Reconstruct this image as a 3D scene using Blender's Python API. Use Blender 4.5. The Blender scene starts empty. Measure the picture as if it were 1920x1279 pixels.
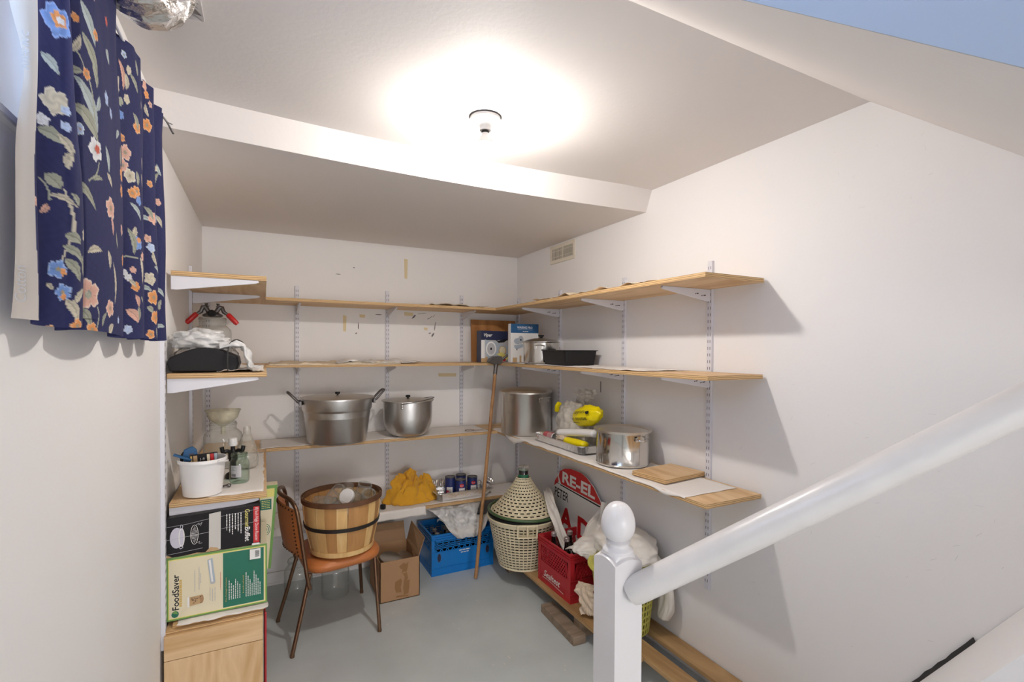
import bpy, math, random, json
from math import sin, cos, pi, radians
from mathutils import Vector as V3, Matrix, noise
import numpy as np
C = bpy.context.scene.collection
S = bpy.context.scene
random.seed(7)

# ---------------------------------------------------------------- camera, sky, light, exposure
cam = bpy.data.cameras.new('camera'); cam_o = bpy.data.objects.new('camera', cam); C.objects.link(cam_o)
YAW, PITCH, ROLL, FPX = .4705, .0133, .0056, 916.09
fw = V3((sin(YAW)*cos(PITCH), cos(YAW)*cos(PITCH), -sin(PITCH)))
ri = V3((cos(YAW), -sin(YAW), 0)); up = ri.cross(fw)
ri2 = ri*cos(ROLL)+up*sin(ROLL); up2 = up*cos(ROLL)-ri*sin(ROLL)
mw = Matrix(((ri2.x, up2.x, -fw.x, 0), (ri2.y, up2.y, -fw.y, 0), (ri2.z, up2.z, -fw.z, 1.6), (0, 0, 0, 1)))
cam_o.matrix_world = mw
cam.sensor_width = 36; cam.lens = FPX/1920*36; cam.shift_y = 27.8/1920; cam.clip_start = .02
S.camera = cam_o
w = bpy.data.worlds.new('sky'); S.world = w; w.use_nodes = True
w.node_tree.nodes['Background'].inputs[0].default_value = (.50, .70, 1, 1)
w.node_tree.nodes['Background'].inputs[1].default_value = 4.0
S.view_settings.view_transform = 'Standard'; S.view_settings.look = 'None'
S.view_settings.gamma = 1; S.view_settings.use_curve_mapping = False
S.view_settings.exposure = 0.72
BULB = 640.0           # emission of the bare ceiling bulb
al = bpy.data.lights.new('daylight', 'AREA'); al.shape = 'RECTANGLE'; al.size = 1.1; al.size_y = .6
al.energy = 3.5; al.color = (.22, .46, 1)
alo = bpy.data.objects.new('daylight', al); C.objects.link(alo)
alo.location = (-1.0, .5, 2.45); alo.rotation_euler = V3((1, .1, -.32)).to_track_quat('-Z', 'Y').to_euler()

# added soft fill lamp behind the viewer, lifts the shaded parts
fl_ = bpy.data.lights.new('fill_light', 'AREA'); fl_.shape = 'RECTANGLE'; fl_.size = 1.6; fl_.size_y = 1.6; fl_.energy = 44; fl_.color = (1, .97, .965)
flo = bpy.data.objects.new('fill_light', fl_); C.objects.link(flo); flo.location = (.78, -4.5, 1.15); flo.rotation_euler = (radians(90), 0, 0)

# ---------------------------------------------------------------- materials
MT = {}
def mat(name, col, rough=.5, metal=0, bump=0, bscale=60, var=0, vscale=3, trans=0, em=None, sheen=0, coat=0, spec=None):
    m = bpy.data.materials.new(name); m.use_nodes = True; nt = m.node_tree; b = nt.nodes['Principled BSDF']
    b.inputs['Base Color'].default_value = (*col, 1); b.inputs['Roughness'].default_value = rough
    b.inputs['Metallic'].default_value = metal
    if trans: b.inputs['Transmission Weight'].default_value = trans
    if coat: b.inputs['Coat Weight'].default_value = coat
    if sheen: b.inputs['Sheen Weight'].default_value = sheen
    if spec is not None: b.inputs['Specular IOR Level'].default_value = spec
    if em: b.inputs['Emission Color'].default_value = (*em[0], 1); b.inputs['Emission Strength'].default_value = em[1]
    tc = nt.nodes.new('ShaderNodeTexCoord')
    n = nt.nodes.new('ShaderNodeTexNoise'); n.inputs['Scale'].default_value = vscale; n.inputs['Detail'].default_value = 6
    nt.links.new(tc.outputs['Object'], n.inputs['Vector'])
    mx = nt.nodes.new('ShaderNodeMix'); mx.data_type = 'RGBA'
    k = var if var else .03
    mx.inputs['A'].default_value = (*[c*(1-k) for c in col], 1); mx.inputs['B'].default_value = (*[min(1, c*(1+k)) for c in col], 1)
    nt.links.new(n.outputs['Fac'], mx.inputs['Factor']); nt.links.new(mx.outputs['Result'], b.inputs['Base Color'])
    if bump:
        n2 = nt.nodes.new('ShaderNodeTexNoise'); n2.inputs['Scale'].default_value = bscale; n2.inputs['Detail'].default_value = 4
        nt.links.new(tc.outputs['Object'], n2.inputs['Vector'])
        bp = nt.nodes.new('ShaderNodeBump'); bp.inputs['Strength'].default_value = bump; bp.inputs['Distance'].default_value = .01
        nt.links.new(n2.outputs['Fac'], bp.inputs['Height']); nt.links.new(bp.outputs['Normal'], b.inputs['Normal'])
    MT[name] = m; return m
def wood(name, c1, c2, axis='X', scale=9, rough=.55, knots=True):
    m = mat(name, c1, rough); nt = m.node_tree; b = nt.nodes['Principled BSDF']
    tc = nt.nodes.new('ShaderNodeTexCoord'); mp = nt.nodes.new('ShaderNodeMapping')
    st = {'X': (.16, 1, 1), 'Y': (1, .16, 1), 'Z': (1, 1, .16)}[axis]; mp.inputs['Scale'].default_value = st
    nt.links.new(tc.outputs['Object'], mp.inputs['Vector'])
    n = nt.nodes.new('ShaderNodeTexNoise'); n.inputs['Scale'].default_value = scale*.6; n.inputs['Detail'].default_value = 3; n.inputs['Distortion'].default_value = 1.2
    nt.links.new(mp.outputs[0], n.inputs['Vector'])
    mul = nt.nodes.new('ShaderNodeMath'); mul.operation = 'MULTIPLY'; mul.inputs[1].default_value = 8
    fr = nt.nodes.new('ShaderNodeMath'); fr.operation = 'PINGPONG'; fr.inputs[1].default_value = 1
    nt.links.new(n.outputs['Fac'], mul.inputs[0]); nt.links.new(mul.outputs[0], fr.inputs[0])
    n2 = nt.nodes.new('ShaderNodeTexNoise'); n2.inputs['Scale'].default_value = scale*14; n2.inputs['Detail'].default_value = 4
    nt.links.new(mp.outputs[0], n2.inputs['Vector'])
    ad = nt.nodes.new('ShaderNodeMix'); ad.data_type = 'FLOAT'; ad.inputs['Factor'].default_value = .32
    nt.links.new(fr.outputs[0], ad.inputs['A']); nt.links.new(n2.outputs['Fac'], ad.inputs['B'])
    mx = nt.nodes.new('ShaderNodeMix'); mx.data_type = 'RGBA'
    mx.inputs['A'].default_value = (*c1, 1); mx.inputs['B'].default_value = (*c2, 1)
    nt.links.new(ad.outputs['Result'], mx.inputs['Factor']); nt.links.new(mx.outputs['Result'], b.inputs['Base Color'])
    bp = nt.nodes.new('ShaderNodeBump'); bp.inputs['Strength'].default_value = .15; bp.inputs['Distance'].default_value = .003
    nt.links.new(n2.outputs['Fac'], bp.inputs['Height']); nt.links.new(bp.outputs['Normal'], b.inputs['Normal'])
    return m
def plyedge(name):
    m = mat(name, (.7, .45, .2), .6); nt = m.node_tree; b = nt.nodes['Principled BSDF']
    tc = nt.nodes.new('ShaderNodeTexCoord'); sx = nt.nodes.new('ShaderNodeSeparateXYZ'); nt.links.new(tc.outputs['Object'], sx.inputs[0])
    mu = nt.nodes.new('ShaderNodeMath'); mu.operation = 'MULTIPLY'; mu.inputs[1].default_value = 1/.0072
    nt.links.new(sx.outputs['Z'], mu.inputs[0])
    n = nt.nodes.new('ShaderNodeTexNoise'); n.inputs['Scale'].default_value = 12; nt.links.new(tc.outputs['Object'], n.inputs['Vector'])
    ad = nt.nodes.new('ShaderNodeMath'); ad.operation = 'ADD'; nt.links.new(mu.outputs[0], ad.inputs[0]); nt.links.new(n.outputs['Fac'], ad.inputs[1])
    fr = nt.nodes.new('ShaderNodeMath'); fr.operation = 'PINGPONG'; fr.inputs[1].default_value = .5; nt.links.new(ad.outputs[0], fr.inputs[0])
    cr = nt.nodes.new('ShaderNodeValToRGB'); cr.color_ramp.elements[0].color = (.36, .2, .085, 1); cr.color_ramp.elements[0].position = .1
    cr.color_ramp.elements[1].color = (.72, .49, .24, 1); cr.color_ramp.elements[1].position = .3
    nt.links.new(fr.outputs[0], cr.inputs[0]); nt.links.new(cr.outputs[0], b.inputs['Base Color'])
    return m
def thinglass(name, tint=(1, 1, 1), rough=.02, refl=1.0, cloud=0.0, cloudcol=(.8, .8, .8)):
    m = bpy.data.materials.new(name); m.use_nodes = True; nt = m.node_tree; nt.nodes.clear()
    out = nt.nodes.new('ShaderNodeOutputMaterial'); tr = nt.nodes.new('ShaderNodeBsdfTransparent'); tr.inputs[0].default_value = (*tint, 1)
    gl = nt.nodes.new('ShaderNodeBsdfGlossy'); gl.inputs['Roughness'].default_value = rough; gl.inputs[0].default_value = (refl, refl, refl, 1)
    fr = nt.nodes.new('ShaderNodeLayerWeight'); fr.inputs[0].default_value = .5
    pw = nt.nodes.new('ShaderNodeMath'); pw.operation = 'POWER'; pw.inputs[1].default_value = 4.0; nt.links.new(fr.outputs['Facing'], pw.inputs[0])
    ma = nt.nodes.new('ShaderNodeMath'); ma.operation = 'MULTIPLY_ADD'; ma.inputs[1].default_value = .7; ma.inputs[2].default_value = .06; nt.links.new(pw.outputs[0], ma.inputs[0])
    cm = nt.nodes.new('ShaderNodeMix'); cm.data_type = 'RGBA'; cm.inputs['A'].default_value = (*tint, 1); cm.inputs['B'].default_value = (*[c*.30 for c in tint], 1)
    nt.links.new(pw.outputs[0], cm.inputs['Factor']); nt.links.new(cm.outputs['Result'], tr.inputs[0])
    mx = nt.nodes.new('ShaderNodeMixShader'); nt.links.new(ma.outputs[0], mx.inputs[0]); nt.links.new(tr.outputs[0], mx.inputs[1]); nt.links.new(gl.outputs[0], mx.inputs[2])
    last = mx
    if cloud:
        df = nt.nodes.new('ShaderNodeBsdfDiffuse'); df.inputs[0].default_value = (*cloudcol, 1)
        n = nt.nodes.new('ShaderNodeTexNoise'); n.inputs['Scale'].default_value = 18; n.inputs['Detail'].default_value = 5
        tc = nt.nodes.new('ShaderNodeTexCoord'); nt.links.new(tc.outputs['Object'], n.inputs['Vector'])
        mu = nt.nodes.new('ShaderNodeMath'); mu.operation = 'MULTIPLY'; mu.inputs[1].default_value = cloud*2; nt.links.new(n.outputs['Fac'], mu.inputs[0]); mu.use_clamp = True
        m2 = nt.nodes.new('ShaderNodeMixShader'); nt.links.new(mu.outputs[0], m2.inputs[0]); nt.links.new(mx.outputs[0], m2.inputs[1]); nt.links.new(df.outputs[0], m2.inputs[2]); last = m2
    nt.links.new(last.outputs[0], out.inputs[0]); MT[name] = m; return m

mat('wall paint', (.875, .86, .855), .62, bump=.05, bscale=90, var=.02, vscale=1.5)
mat('ceiling paint', (.81, .77, .75), .7, bump=.06, bscale=60, var=.025, vscale=2)
mat('trim paint', (.80, .79, .80), .38, bump=.03, bscale=30)
mat('newel paint', (.80, .785, .79), .28, bump=.08, bscale=18, var=.03, vscale=12)
mat('rail paint', (.74, .72, .70), .30, bump=.08, bscale=18, var=.10, vscale=9)
mat('stringer daylight tint', (.43, .47, .535), .6, bump=.05, bscale=60)  # dim blue daylight mixed into the base colour of the stair side
mat('steel white', (.74, .74, .80), .35)
mat('slot black', (.09, .08, .10), .7)
fl = mat('floor paint', (.60, .66, .67), .42, bump=.08, bscale=22, var=.22, vscale=3)
mat('dark void', (.02, .018, .016), .9)
ply1, ply2 = (.82, .60, .36), (.58, .34, .14)
for a in 'XYZ': wood('ply '+a, ply1, ply2, a)
wood('plank wood', (.55, .36, .17), (.32, .18, .07), 'Y', 7)
wood('grey wood', (.36, .27, .19), (.2, .14, .09), 'Y', 14, .8)
wood('stain ply', (.62, .30, .10), (.36, .14, .04), 'Z', 8)
plyedge('ply edge')
mat('liner paper', (.86, .82, .78), .8, bump=.15, bscale=14, var=.04, vscale=6)
mat('brown paper', (.62, .50, .38), .8, bump=.2, bscale=18, var=.1)
mat('tan paper', (.76, .63, .46), .8, bump=.2, bscale=18, var=.08)
mat('masking tape', (.76, .64, .40), .7)
mat('chip', (.20, .18, .19), .8)
mat('aluminium', (.62, .61, .60), .34, 1, bump=.04, bscale=25, var=.14, vscale=7)
mat('pot lid alu', (.70, .67, .62), .38, 1, var=.1, vscale=5)
mat('stainless', (.62, .60, .57), .14, 1, bump=.02, bscale=9, var=.05)
mat('stainless soft', (.62, .61, .58), .28, 1, bump=.02, bscale=9, var=.1)
mat('iron grey', (.16, .15, .15), .45, .8)
mat('black plastic', (.012, .012, .013), .4, spec=.3)
mat('dark grey plastic', (.014, .014, .016), .6, spec=.25)
mat('foil', (.82, .82, .82), .24, 1, bump=.35, bscale=45)
mat('duct foil', (.80, .80, .80), .25, 1, bump=.9, bscale=28)
mat('white plastic', (.84, .83, .83), .33)
mat('cream plastic', (.80, .72, .50), .42)
mat('blue plastic', (.004, .20, .62), .34, bump=.03)
mat('red plastic', (.50, .02, .03), .34, bump=.03)
mat('yellow plastic', (.62, .60, .12), .38)
mat('green hose', (.06, .12, .05), .3)
mat('red grip', (.55, .02, .02), .3)
mat('leather', (.56, .19, .055), .38, bump=.15, bscale=50, var=.12, vscale=9)
mat('bronze tube', (.22, .13, .08), .33, .85, var=.2, vscale=25)
mat('tack', (.10, .045, .02), .4, .5)
wood('stave pale', (.86, .60, .27), (.72, .44, .17), 'Z', 12)
wood('stave mid', (.58, .31, .11), (.42, .21, .07), 'Z', 12)
wood('hoop brown', (.17, .075, .035), (.10, .045, .02), 'X', 12)
mat('hoop black', (.03, .027, .025), .45, .2)
mat('cardboard', (.44, .26, .135), .75, bump=.06, bscale=40, var=.06)
mat('cardboard in', (.36, .22, .12), .8, var=.06)
mat('packing tape', (.32, .17, .07), .25)
mat('clear tape', (.62, .60, .56), .3)
mat('mustard cloth', (.72, .36, .015), .8, bump=.3, bscale=70, sheen=.3)
mat('white cloth', (.84, .80, .74), .8, bump=.25, bscale=30, sheen=.2)
mat('grey white cloth', (.70, .68, .66), .8, bump=.25, bscale=30)
mat('green glass', (.03, .20, .10), .08, trans=.3)
mat('bottle dark', (.015, .012, .012), .12, coat=.5)
mat('capsule', (.55, .50, .50), .35, .7)
wood('stick wood', (.50, .27, .11), (.26, .12, .05), 'Z', 20)
wood('block wood', (.36, .27, .2), (.2, .15, .1), 'X', 12, .85)
mat('box black', (.010, .009, .011), .5, spec=.25)
mat('box cream', (.80, .72, .52), .5, var=.03)
mat('print green', (.16, .34, .08), .5)
mat('print dark green', (.01, .16, .10), .45)
mat('print yellow', (.80, .72, .20), .5)
mat('print red', (.60, .015, .02), .45)
mat('print white', (.85, .84, .82), .5)
mat('print black', (.012, .012, .015), .6, spec=.3)
mat('print gold', (.66, .45, .12), .5)
mat('print blue', (.015, .10, .25), .45)
mat('print navy', (.02, .028, .075), .45)
mat('print grey', (.50, .50, .52), .5)
mat('print steel', (.42, .48, .55), .4)
mat('print tan', (.55, .36, .18), .5)
mat('print lilac', (.62, .60, .70), .5)
mat('bag yellow', (.90, .74, .0), .35, bump=.1)
mat('print pink', (.70, .14, .16), .45)
mat('can blue', (.02, .035, .16), .35)
mat('can lid', (.16, .15, .15), .35, .9)
mat('bulb glow', (1, 1, 1), .3, em=((1, .93, .86), BULB))
mat('porcelain', (.82, .80, .78), .25)
mat('vent paint', (.78, .72, .60), .4)
mat('vinyl', (.82, .84, .88), .3)
mat('sealer bag', (.8, .8, .8), .3)
mat('rubber', (.03, .028, .028), .6)
thinglass('window glass', (.96, .98, 1))
thinglass('jar glass', (.95, .965, .955), .03, 1, .10, (.78, .80, .78))
thinglass('jar green', (.80, .90, .84), .03, 1)
thinglass('cloudy plastic', (.92, .92, .90), .12, 1, .30, (.72, .69, .62))
thinglass('clear film', (.95, .95, .95), .08, .5, .03, (.8, .8, .8))
thinglass('party film', (.93, .92, .90), .12, 1, .55, (.76, .72, .64))
thinglass('white film', (.95, .95, .95), .2, .9, .62, (.88, .88, .88))
thinglass('funnel plastic', (.93, .90, .78), .3, .5, .5, (.80, .77, .62))

# ---------------------------------------------------------------- mesh builder
class MB:
    def __init__(s): s.v = []; s.f = []; s.m = []; s.T = Matrix()
    def add(s, vs, fs, mi=0):
        o = len(s.v); s.v += [tuple(s.T @ V3(v)) for v in vs]
        for f in fs: s.f.append([i+o for i in f]); s.m.append(mi)
        return s
    def box(s, x0, y0, z0, x1, y1, z1, mi=0, mside=None):
        vs = [(x, y, z) for z in (z0, z1) for y in (y0, y1) for x in (x0, x1)]
        fs = [(0, 2, 3, 1), (4, 5, 7, 6)]; sd = [(0, 1, 5, 4), (1, 3, 7, 5), (3, 2, 6, 7), (2, 0, 4, 6)]
        s.add(vs, fs, mi); o = len(s.v)-8
        for f in sd: s.f.append([i+o for i in f]); s.m.append(mi if mside is None else mside)
        return s
    def lathe(s, prof, n=32, c=(0, 0, 0), mi=0, ell=(1, 1), caps=True):
        vs = []; 
        for r, z in prof:
            for i in range(n): a = 2*pi*i/n; vs.append((c[0]+r*ell[0]*cos(a), c[1]+r*ell[1]*sin(a), c[2]+z))
        fs = []
        for k in range(len(prof)-1):
            for i in range(n): j = (i+1) % n; fs.append((k*n+i, k*n+j, (k+1)*n+j, (k+1)*n+i))
        if caps:
            if prof[0][0] > 1e-5: fs.append(tuple(range(n))[::-1])
            if prof[-1][0] > 1e-5: fs.append(tuple((len(prof)-1)*n+i for i in range(n)))
        return s.add(vs, fs, mi)
    def tube(s, pts, r, n=10, mi=0, closed=False, flat=1.0, caps=True):
        pts = [V3(p) for p in pts]; N = len(pts); vs = []; fs = []; prev = None
        for k, p in enumerate(pts):
            a = pts[(k-1) % N] if (closed or k) else p; b = pts[(k+1) % N] if (closed or k < N-1) else p
            t = (b-a).normalized()
            if prev is None:
                u = t.cross(V3((0, 0, 1)));
                if u.length < .05: u = t.cross(V3((0, 1, 0)))
            else: u = prev-t*prev.dot(t)
            u.normalize(); prev = u; q = t.cross(u); rr = r[k] if isinstance(r, (list, tuple)) else r
            for i in range(n): an = 2*pi*i/n; vs.append(p+u*rr*cos(an)+q*rr*sin(an)*flat)
        for k in range(N if closed else N-1):
            for i in range(n): j = (i+1) % n; k2 = (k+1) % N; fs.append((k*n+i, k*n+j, k2*n+j, k2*n+i))
        if not closed and caps: fs.append(tuple(range(n))[::-1]); fs.append(tuple((N-1)*n+i for i in range(n)))
        return s.add(vs, fs, mi)
    def prism(s, poly, o, u, v, t, mi=0):      # 2-D outline extruded by the vector t
        o, u, v, t = V3(o), V3(u), V3(v), V3(t); n = len(poly)
        a = [o+u*x+v*y for x, y in poly]; vs = a+[p+t for p in a]
        fs = [tuple(range(n))[::-1], tuple(range(n, 2*n))]+[(i, (i+1) % n, n+(i+1) % n, n+i) for i in range(n)]
        return s.add(vs, fs, mi)
    def sheet(s, fn, nu, nv, mi=0, wrap=False):
        vs = [fn(i/nu, j/nv) for j in range(nv+1) for i in range(nu+1)]
        fs = [(j*(nu+1)+i, j*(nu+1)+i+1, (j+1)*(nu+1)+i+1, (j+1)*(nu+1)+i) for j in range(nv) for i in range(nu)]
        return s.add(vs, fs, mi)
    def perf(s, fn, nu, nv, hu=.6, hv=.45, mi=0, off=True):   # wall pierced by one slot per cell
        for j in range(nv):
            for i in range(nu):
                sh = .5 if (off and j % 2) else 0
                u0, u1 = (i+sh)/nu, (i+1+sh)/nu; v0, v1 = j/nv, (j+1)/nv
                a, b = u0+(u1-u0)*(1-hu)/2, u1-(u1-u0)*(1-hu)/2; c, d = v0+(v1-v0)*(1-hv)/2, v1-(v1-v0)*(1-hv)/2
                P = [fn(u0, v0), fn(u1, v0), fn(u1, v1), fn(u0, v1), fn(a, c), fn(b, c), fn(b, d), fn(a, d)]
                s.add(P, [(0, 1, 5, 4), (1, 2, 6, 5), (2, 3, 7, 6), (3, 0, 4, 7)], mi)
        return s
def wloc(o):
    p = V3((0, 0, 0))
    while o is not None: p = p+V3(o.location); o = o.parent
    return p
def build(name, mb, mats, parent=None, loc=None, smooth=True, ang=40, solid=0, bevel=0, sub=0):
    base = wloc(parent) if parent is not None else V3(loc if loc is not None else (0, 0, 0))
    me = bpy.data.meshes.new(name); me.from_pydata([tuple(V3(v)-base) for v in mb.v], [], mb.f)
    if isinstance(mats, str): mats = [mats]
    for m in mats: me.materials.append(MT[m])
    me.polygons.foreach_set('material_index', mb.m)
    if smooth:
        me.polygons.foreach_set('use_smooth', [True]*len(me.polygons)); me.set_sharp_from_angle(angle=radians(ang))
    me.update(); o = bpy.data.objects.new(name, me); C.objects.link(o)
    if parent is not None: o.parent = parent
    else: o.location = base
    if bevel: b = o.modifiers.new('bevel', 'BEVEL'); b.width = bevel; b.segments = 2; b.limit_method = 'ANGLE'
    if sub: b = o.modifiers.new('sub', 'SUBSURF'); b.levels = sub; b.render_levels = sub
    if solid: b = o.modifiers.new('solid', 'SOLIDIFY'); b.thickness = solid; b.offset = 0
    return o
def tag(o, label, cat, group=None):
    o['label'] = label; o['category'] = cat
    if group: o['group'] = group
    return o
def thing(name, label, cat, loc, group=None):
    o = bpy.data.objects.new(name, None); o.empty_display_size = .05; C.objects.link(o); o.location = loc
    return tag(o, label, cat, group)
def struct(name, mb, mats, **k):
    parent = k.get('parent'); o = build(name, mb, mats, **k)
    if parent is None: o['kind'] = 'structure'
    return o
def nz(x, y, z=0): return noise.noise(V3((x, y, z)))
def bez(p0, p1, p2, n=12): return [tuple(V3(p0)*(1-t)**2+V3(p1)*2*t*(1-t)+V3(p2)*t*t) for t in [i/n for i in range(n+1)]]
def spline(pts, n=8):
    P = [V3(p) for p in pts]; P = [P[0]*2-P[1]]+P+[P[-1]*2-P[-2]]; out = []
    for k in range(1, len(P)-2):
        for i in range(n):
            t = i/n; a, b, c, d = P[k-1:k+3]
            out.append(.5*((2*b)+(c-a)*t+(2*a-5*b+4*c-d)*t*t+(3*b-a-3*c+d)*t**3))
    out.append(P[-2]); return [tuple(p) for p in out]

# ---------------------------------------------------------------- flat print on a surface
TX = {}
def textmesh(s, shear=0, bold=0):
    k = (s, shear, bold)
    if k not in TX:
        cu = bpy.data.curves.new('t', 'FONT'); cu.body = s; cu.size = 1; cu.shear = shear; cu.offset = bold; cu.resolution_u = 3
        o = bpy.data.objects.new('t', cu); C.objects.link(o); bpy.context.view_layer.update()
        me = o.evaluated_get(bpy.context.evaluated_depsgraph_get()).to_mesh()
        v = [(p.co.x, p.co.y) for p in me.vertices]; f = [tuple(p.vertices) for p in me.polygons]
        bpy.data.objects.remove(o); bpy.data.curves.remove(cu)
        x0 = min(a for a, b in v); x1 = max(a for a, b in v)
        TX[k] = ([(a-x0, b) for a, b in v], f, x1-x0)
    return TX[k]
class Print:
    def __init__(s, o, u, v, n=None):
        s.o, s.u, s.v = V3(o), V3(u).normalized(), V3(v).normalized(); s.n = V3(n) if n else s.u.cross(s.v); s.mb = MB(); s.mats = []; s.k = 1; s.fn = None
    def mi(s, m):
        if m not in s.mats: s.mats.append(m)
        return s.mats.index(m)
    def pt(s, x, y):
        if s.fn: return s.fn(x, y, .0004*s.k)
        return s.o+s.u*x+s.v*y+s.n*(.0004*s.k)
    def poly(s, pts, m): s.mb.add([s.pt(*p) for p in pts], [tuple(range(len(pts)))], s.mi(m)); s.k += .25; return s
    def rect(s, x0, y0, x1, y1, m): return s.poly([(x0, y0), (x1, y0), (x1, y1), (x0, y1)], m)
    def ell(s, cx, cy, rx, ry, m, n=20, a0=0, a1=2*pi): return s.poly([(cx+rx*cos(a0+(a1-a0)*i/n), cy+ry*sin(a0+(a1-a0)*i/n)) for i in range(n)], m)
    def line(s, pts, w, m):
        for (x0, y0), (x1, y1) in zip(pts, pts[1:]):
            d = math.hypot(x1-x0, y1-y0) or 1; nx, ny = -(y1-y0)/d*w/2, (x1-x0)/d*w/2
            s.mb.add([s.pt(x0+nx, y0+ny), s.pt(x1+nx, y1+ny), s.pt(x1-nx, y1-ny), s.pt(x0-nx, y0-ny)], [(0, 1, 2, 3)], s.mi(m))
        s.k += .25; return s
    def text(s, t, x, y, h, m, rot=0, width=None, shear=0, bold=0):
        v, f, wd = textmesh(t, shear, bold); sx = (width/wd) if width else h; c, q = cos(rot), sin(rot)
        s.mb.add([s.pt(x+a*sx*c-b*h*q, y+a*sx*q+b*h*c) for a, b in v], f, s.mi(m)); s.k += .25; return s
    def dashes(s, x, y, L, h, m, rot=0, seed=0):       # a line of print too small to read
        rg = random.Random(seed+x*97+y*31); p = 0; c, q = cos(rot), sin(rot)
        while p < L:
            wd = min(rg.uniform(.8, 3)*h, L-p)
            s.mb.add([s.pt(x+a*c-b*q, y+a*q+b*c) for a, b in ((p, 0), (p+wd, 0), (p+wd, h*.7), (p, h*.7))], [(0, 1, 2, 3)], s.mi(m)); p += wd+h*.5
        return s
    def done(s, name, parent): return build(name, s.mb, s.mats, parent, smooth=False)
XL, XR, YB, ZC, ZS = -.346, 1.906, 3.66, 2.48, 2.37
# ---------------------------------------------------------------- the room
struct('floor', MB().box(-.6, -4.8, -.1, 2.1, 3.9, 0), 'floor paint')
m = MB(); wx = -.52
m.box(wx, -4.7, 0, XL, YB, 1.945).box(wx, -4.7, 2.405, XL, YB, ZC+.1).box(wx, -4.7, 1.945, XL, -.10, 2.405).box(wx, 1.12, 1.945, XL, YB, 2.405)
struct('wall_left', m, 'wall paint', smooth=False)
wb = struct('wall_back', MB().box(-.52, YB, 0, 2.05, YB+.12, ZC+.1), 'wall paint', smooth=False)
wr = struct('wall_right', MB().box(XR, -4.7, 0, XR+.12, YB, ZC+.1), 'wall paint', smooth=False)
struct('wall_front', MB().box(-.52, -4.82, 0, 2.05, -4.7, ZC+.1), 'wall paint', smooth=False)
# ceiling with a ragged hole for the duct
hx0, hx1, hy0, hy1 = -.30, -.145, 1.36, 1.57
m = MB().box(XL, -4.7, ZC, hx0, YB, ZC+.1).box(hx1, -4.7, ZC, XR, YB, ZC+.1).box(hx0, -4.7, ZC, hx1, hy0, ZC+.1).box(hx0, hy1, ZC, hx1, YB, ZC+.1)
ce = struct('ceiling', m, 'ceiling paint', smooth=False)
build('ceiling_cavity', MB().box(hx0-.05, hy0-.05, ZC+.1, hx1+.05, hy1+.05, ZC+.25), 'dark void', ce, smooth=False)
m = MB(); rg = random.Random(3)
for k in range(9):
    y = hy0+.01+k*.023; q = rg.uniform(.008, .03); m.add([(hx1+.004, y-.014, ZC-.002), (hx1+.004, y+.014, ZC-.002), (hx1-q, y+rg.uniform(-.01, .01), ZC+.012), (hx1+.004, y, ZC+.012)], [(0, 1, 2), (1, 3, 2), (3, 0, 2), (0, 3, 1)])
build('torn_drywall', m, 'ceiling paint', ce, smooth=False)
# lowered soffit along the back wall, its front edge slightly bowed
m = MB(); nn = 24; top = []; bot = []
for i in range(nn+1):
    t = i/nn; x = XL+(XR-XL)*t; top.append((x, 2.035+.055*sin(pi*min(1, t*1.1))+.025*t, ZC)); bot.append((x, 2.075+.06*sin(pi*t)+.03*t, ZS))
vs = top+bot+[(x, YB, ZC) for x, y, z in top]+[(x, YB, ZS) for x, y, z in bot]; k = nn+1; fs = []
for i in range(nn): fs += [(i, i+1, k+i+1, k+i), (k+i, k+i+1, 3*k+i+1, 3*k+i)]
m.add(vs, fs); struct('ceiling_soffit', m, 'ceiling paint', ang=30)
# underside of the stairs that run above, and their side face
m = MB(); y1, y0 = .975, .0; sl = .836
prof = [(y1, ZC+.05), (y1, ZC), (y0, ZC-sl*(y1-y0)), (y0, ZC+.05)]
m.prism(prof, (.40, 0, 0), (0, 1, 0), (0, 0, 1), (XR-.40, 0, 0)); su = struct('stair_underside', m, 'ceiling paint', smooth=False)
m = MB().prism(prof, (.396, 0, 0), (0, 1, 0), (0, 0, 1), (.0038, 0, 0)); build('stringer_face', m, 'stringer daylight tint', su, smooth=False)
# white skirt board that climbs the right wall beside the stairs, with a dark split behind it
m = MB(); pw_, xs_ = [(.805, .52), (.54, .915), (.1, 1.57), (.0, 1.57)], 1.46; dz_ = .13; vs = []
for y, z in [(1.15, .0)]+pw_: vs += [(XR-.004, y, z), (xs_, y, max(0, z-dz_))]
for y, z in ((.0, 0), ): vs += [(XR-.004, y, z), (xs_, y, z)]
k = len(vs)//2; fs = [(2*i, 2*((i+1) % k), 2*((i+1) % k)+1, 2*i+1) for i in range(k)]+[tuple(2*i for i in range(k))[::-1], tuple(2*i+1 for i in range(k))]
m.add(vs, fs); sk = struct('stair_casing_trim', m, 'wall paint', smooth=False)
pts = []; a, b = V3((.86, .432)), V3((.662, .733))
for i in range(13): p = a.lerp(b, i/12); pts.append((p.x+.006+.004*nz(i*.7, 3), p.y+.014*(1-.4*i/12)+.004*nz(i*.9, 7)))
pts += [(b.x-.008, b.y-.02), (a.x-.008, a.y-.02)]
build('split_edge', MB().prism(pts, (XR-.012, 0, 0), (0, 1, 0), (0, 0, 1), (.008, 0, 0)), 'rubber', sk, smooth=False)
struct('baseboard_back', MB().box(XL, YB-.014, 0, XR, YB, .085).box(XL, YB-.02, 0, XR, YB, .015), 'wall paint', bevel=.003)
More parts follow.
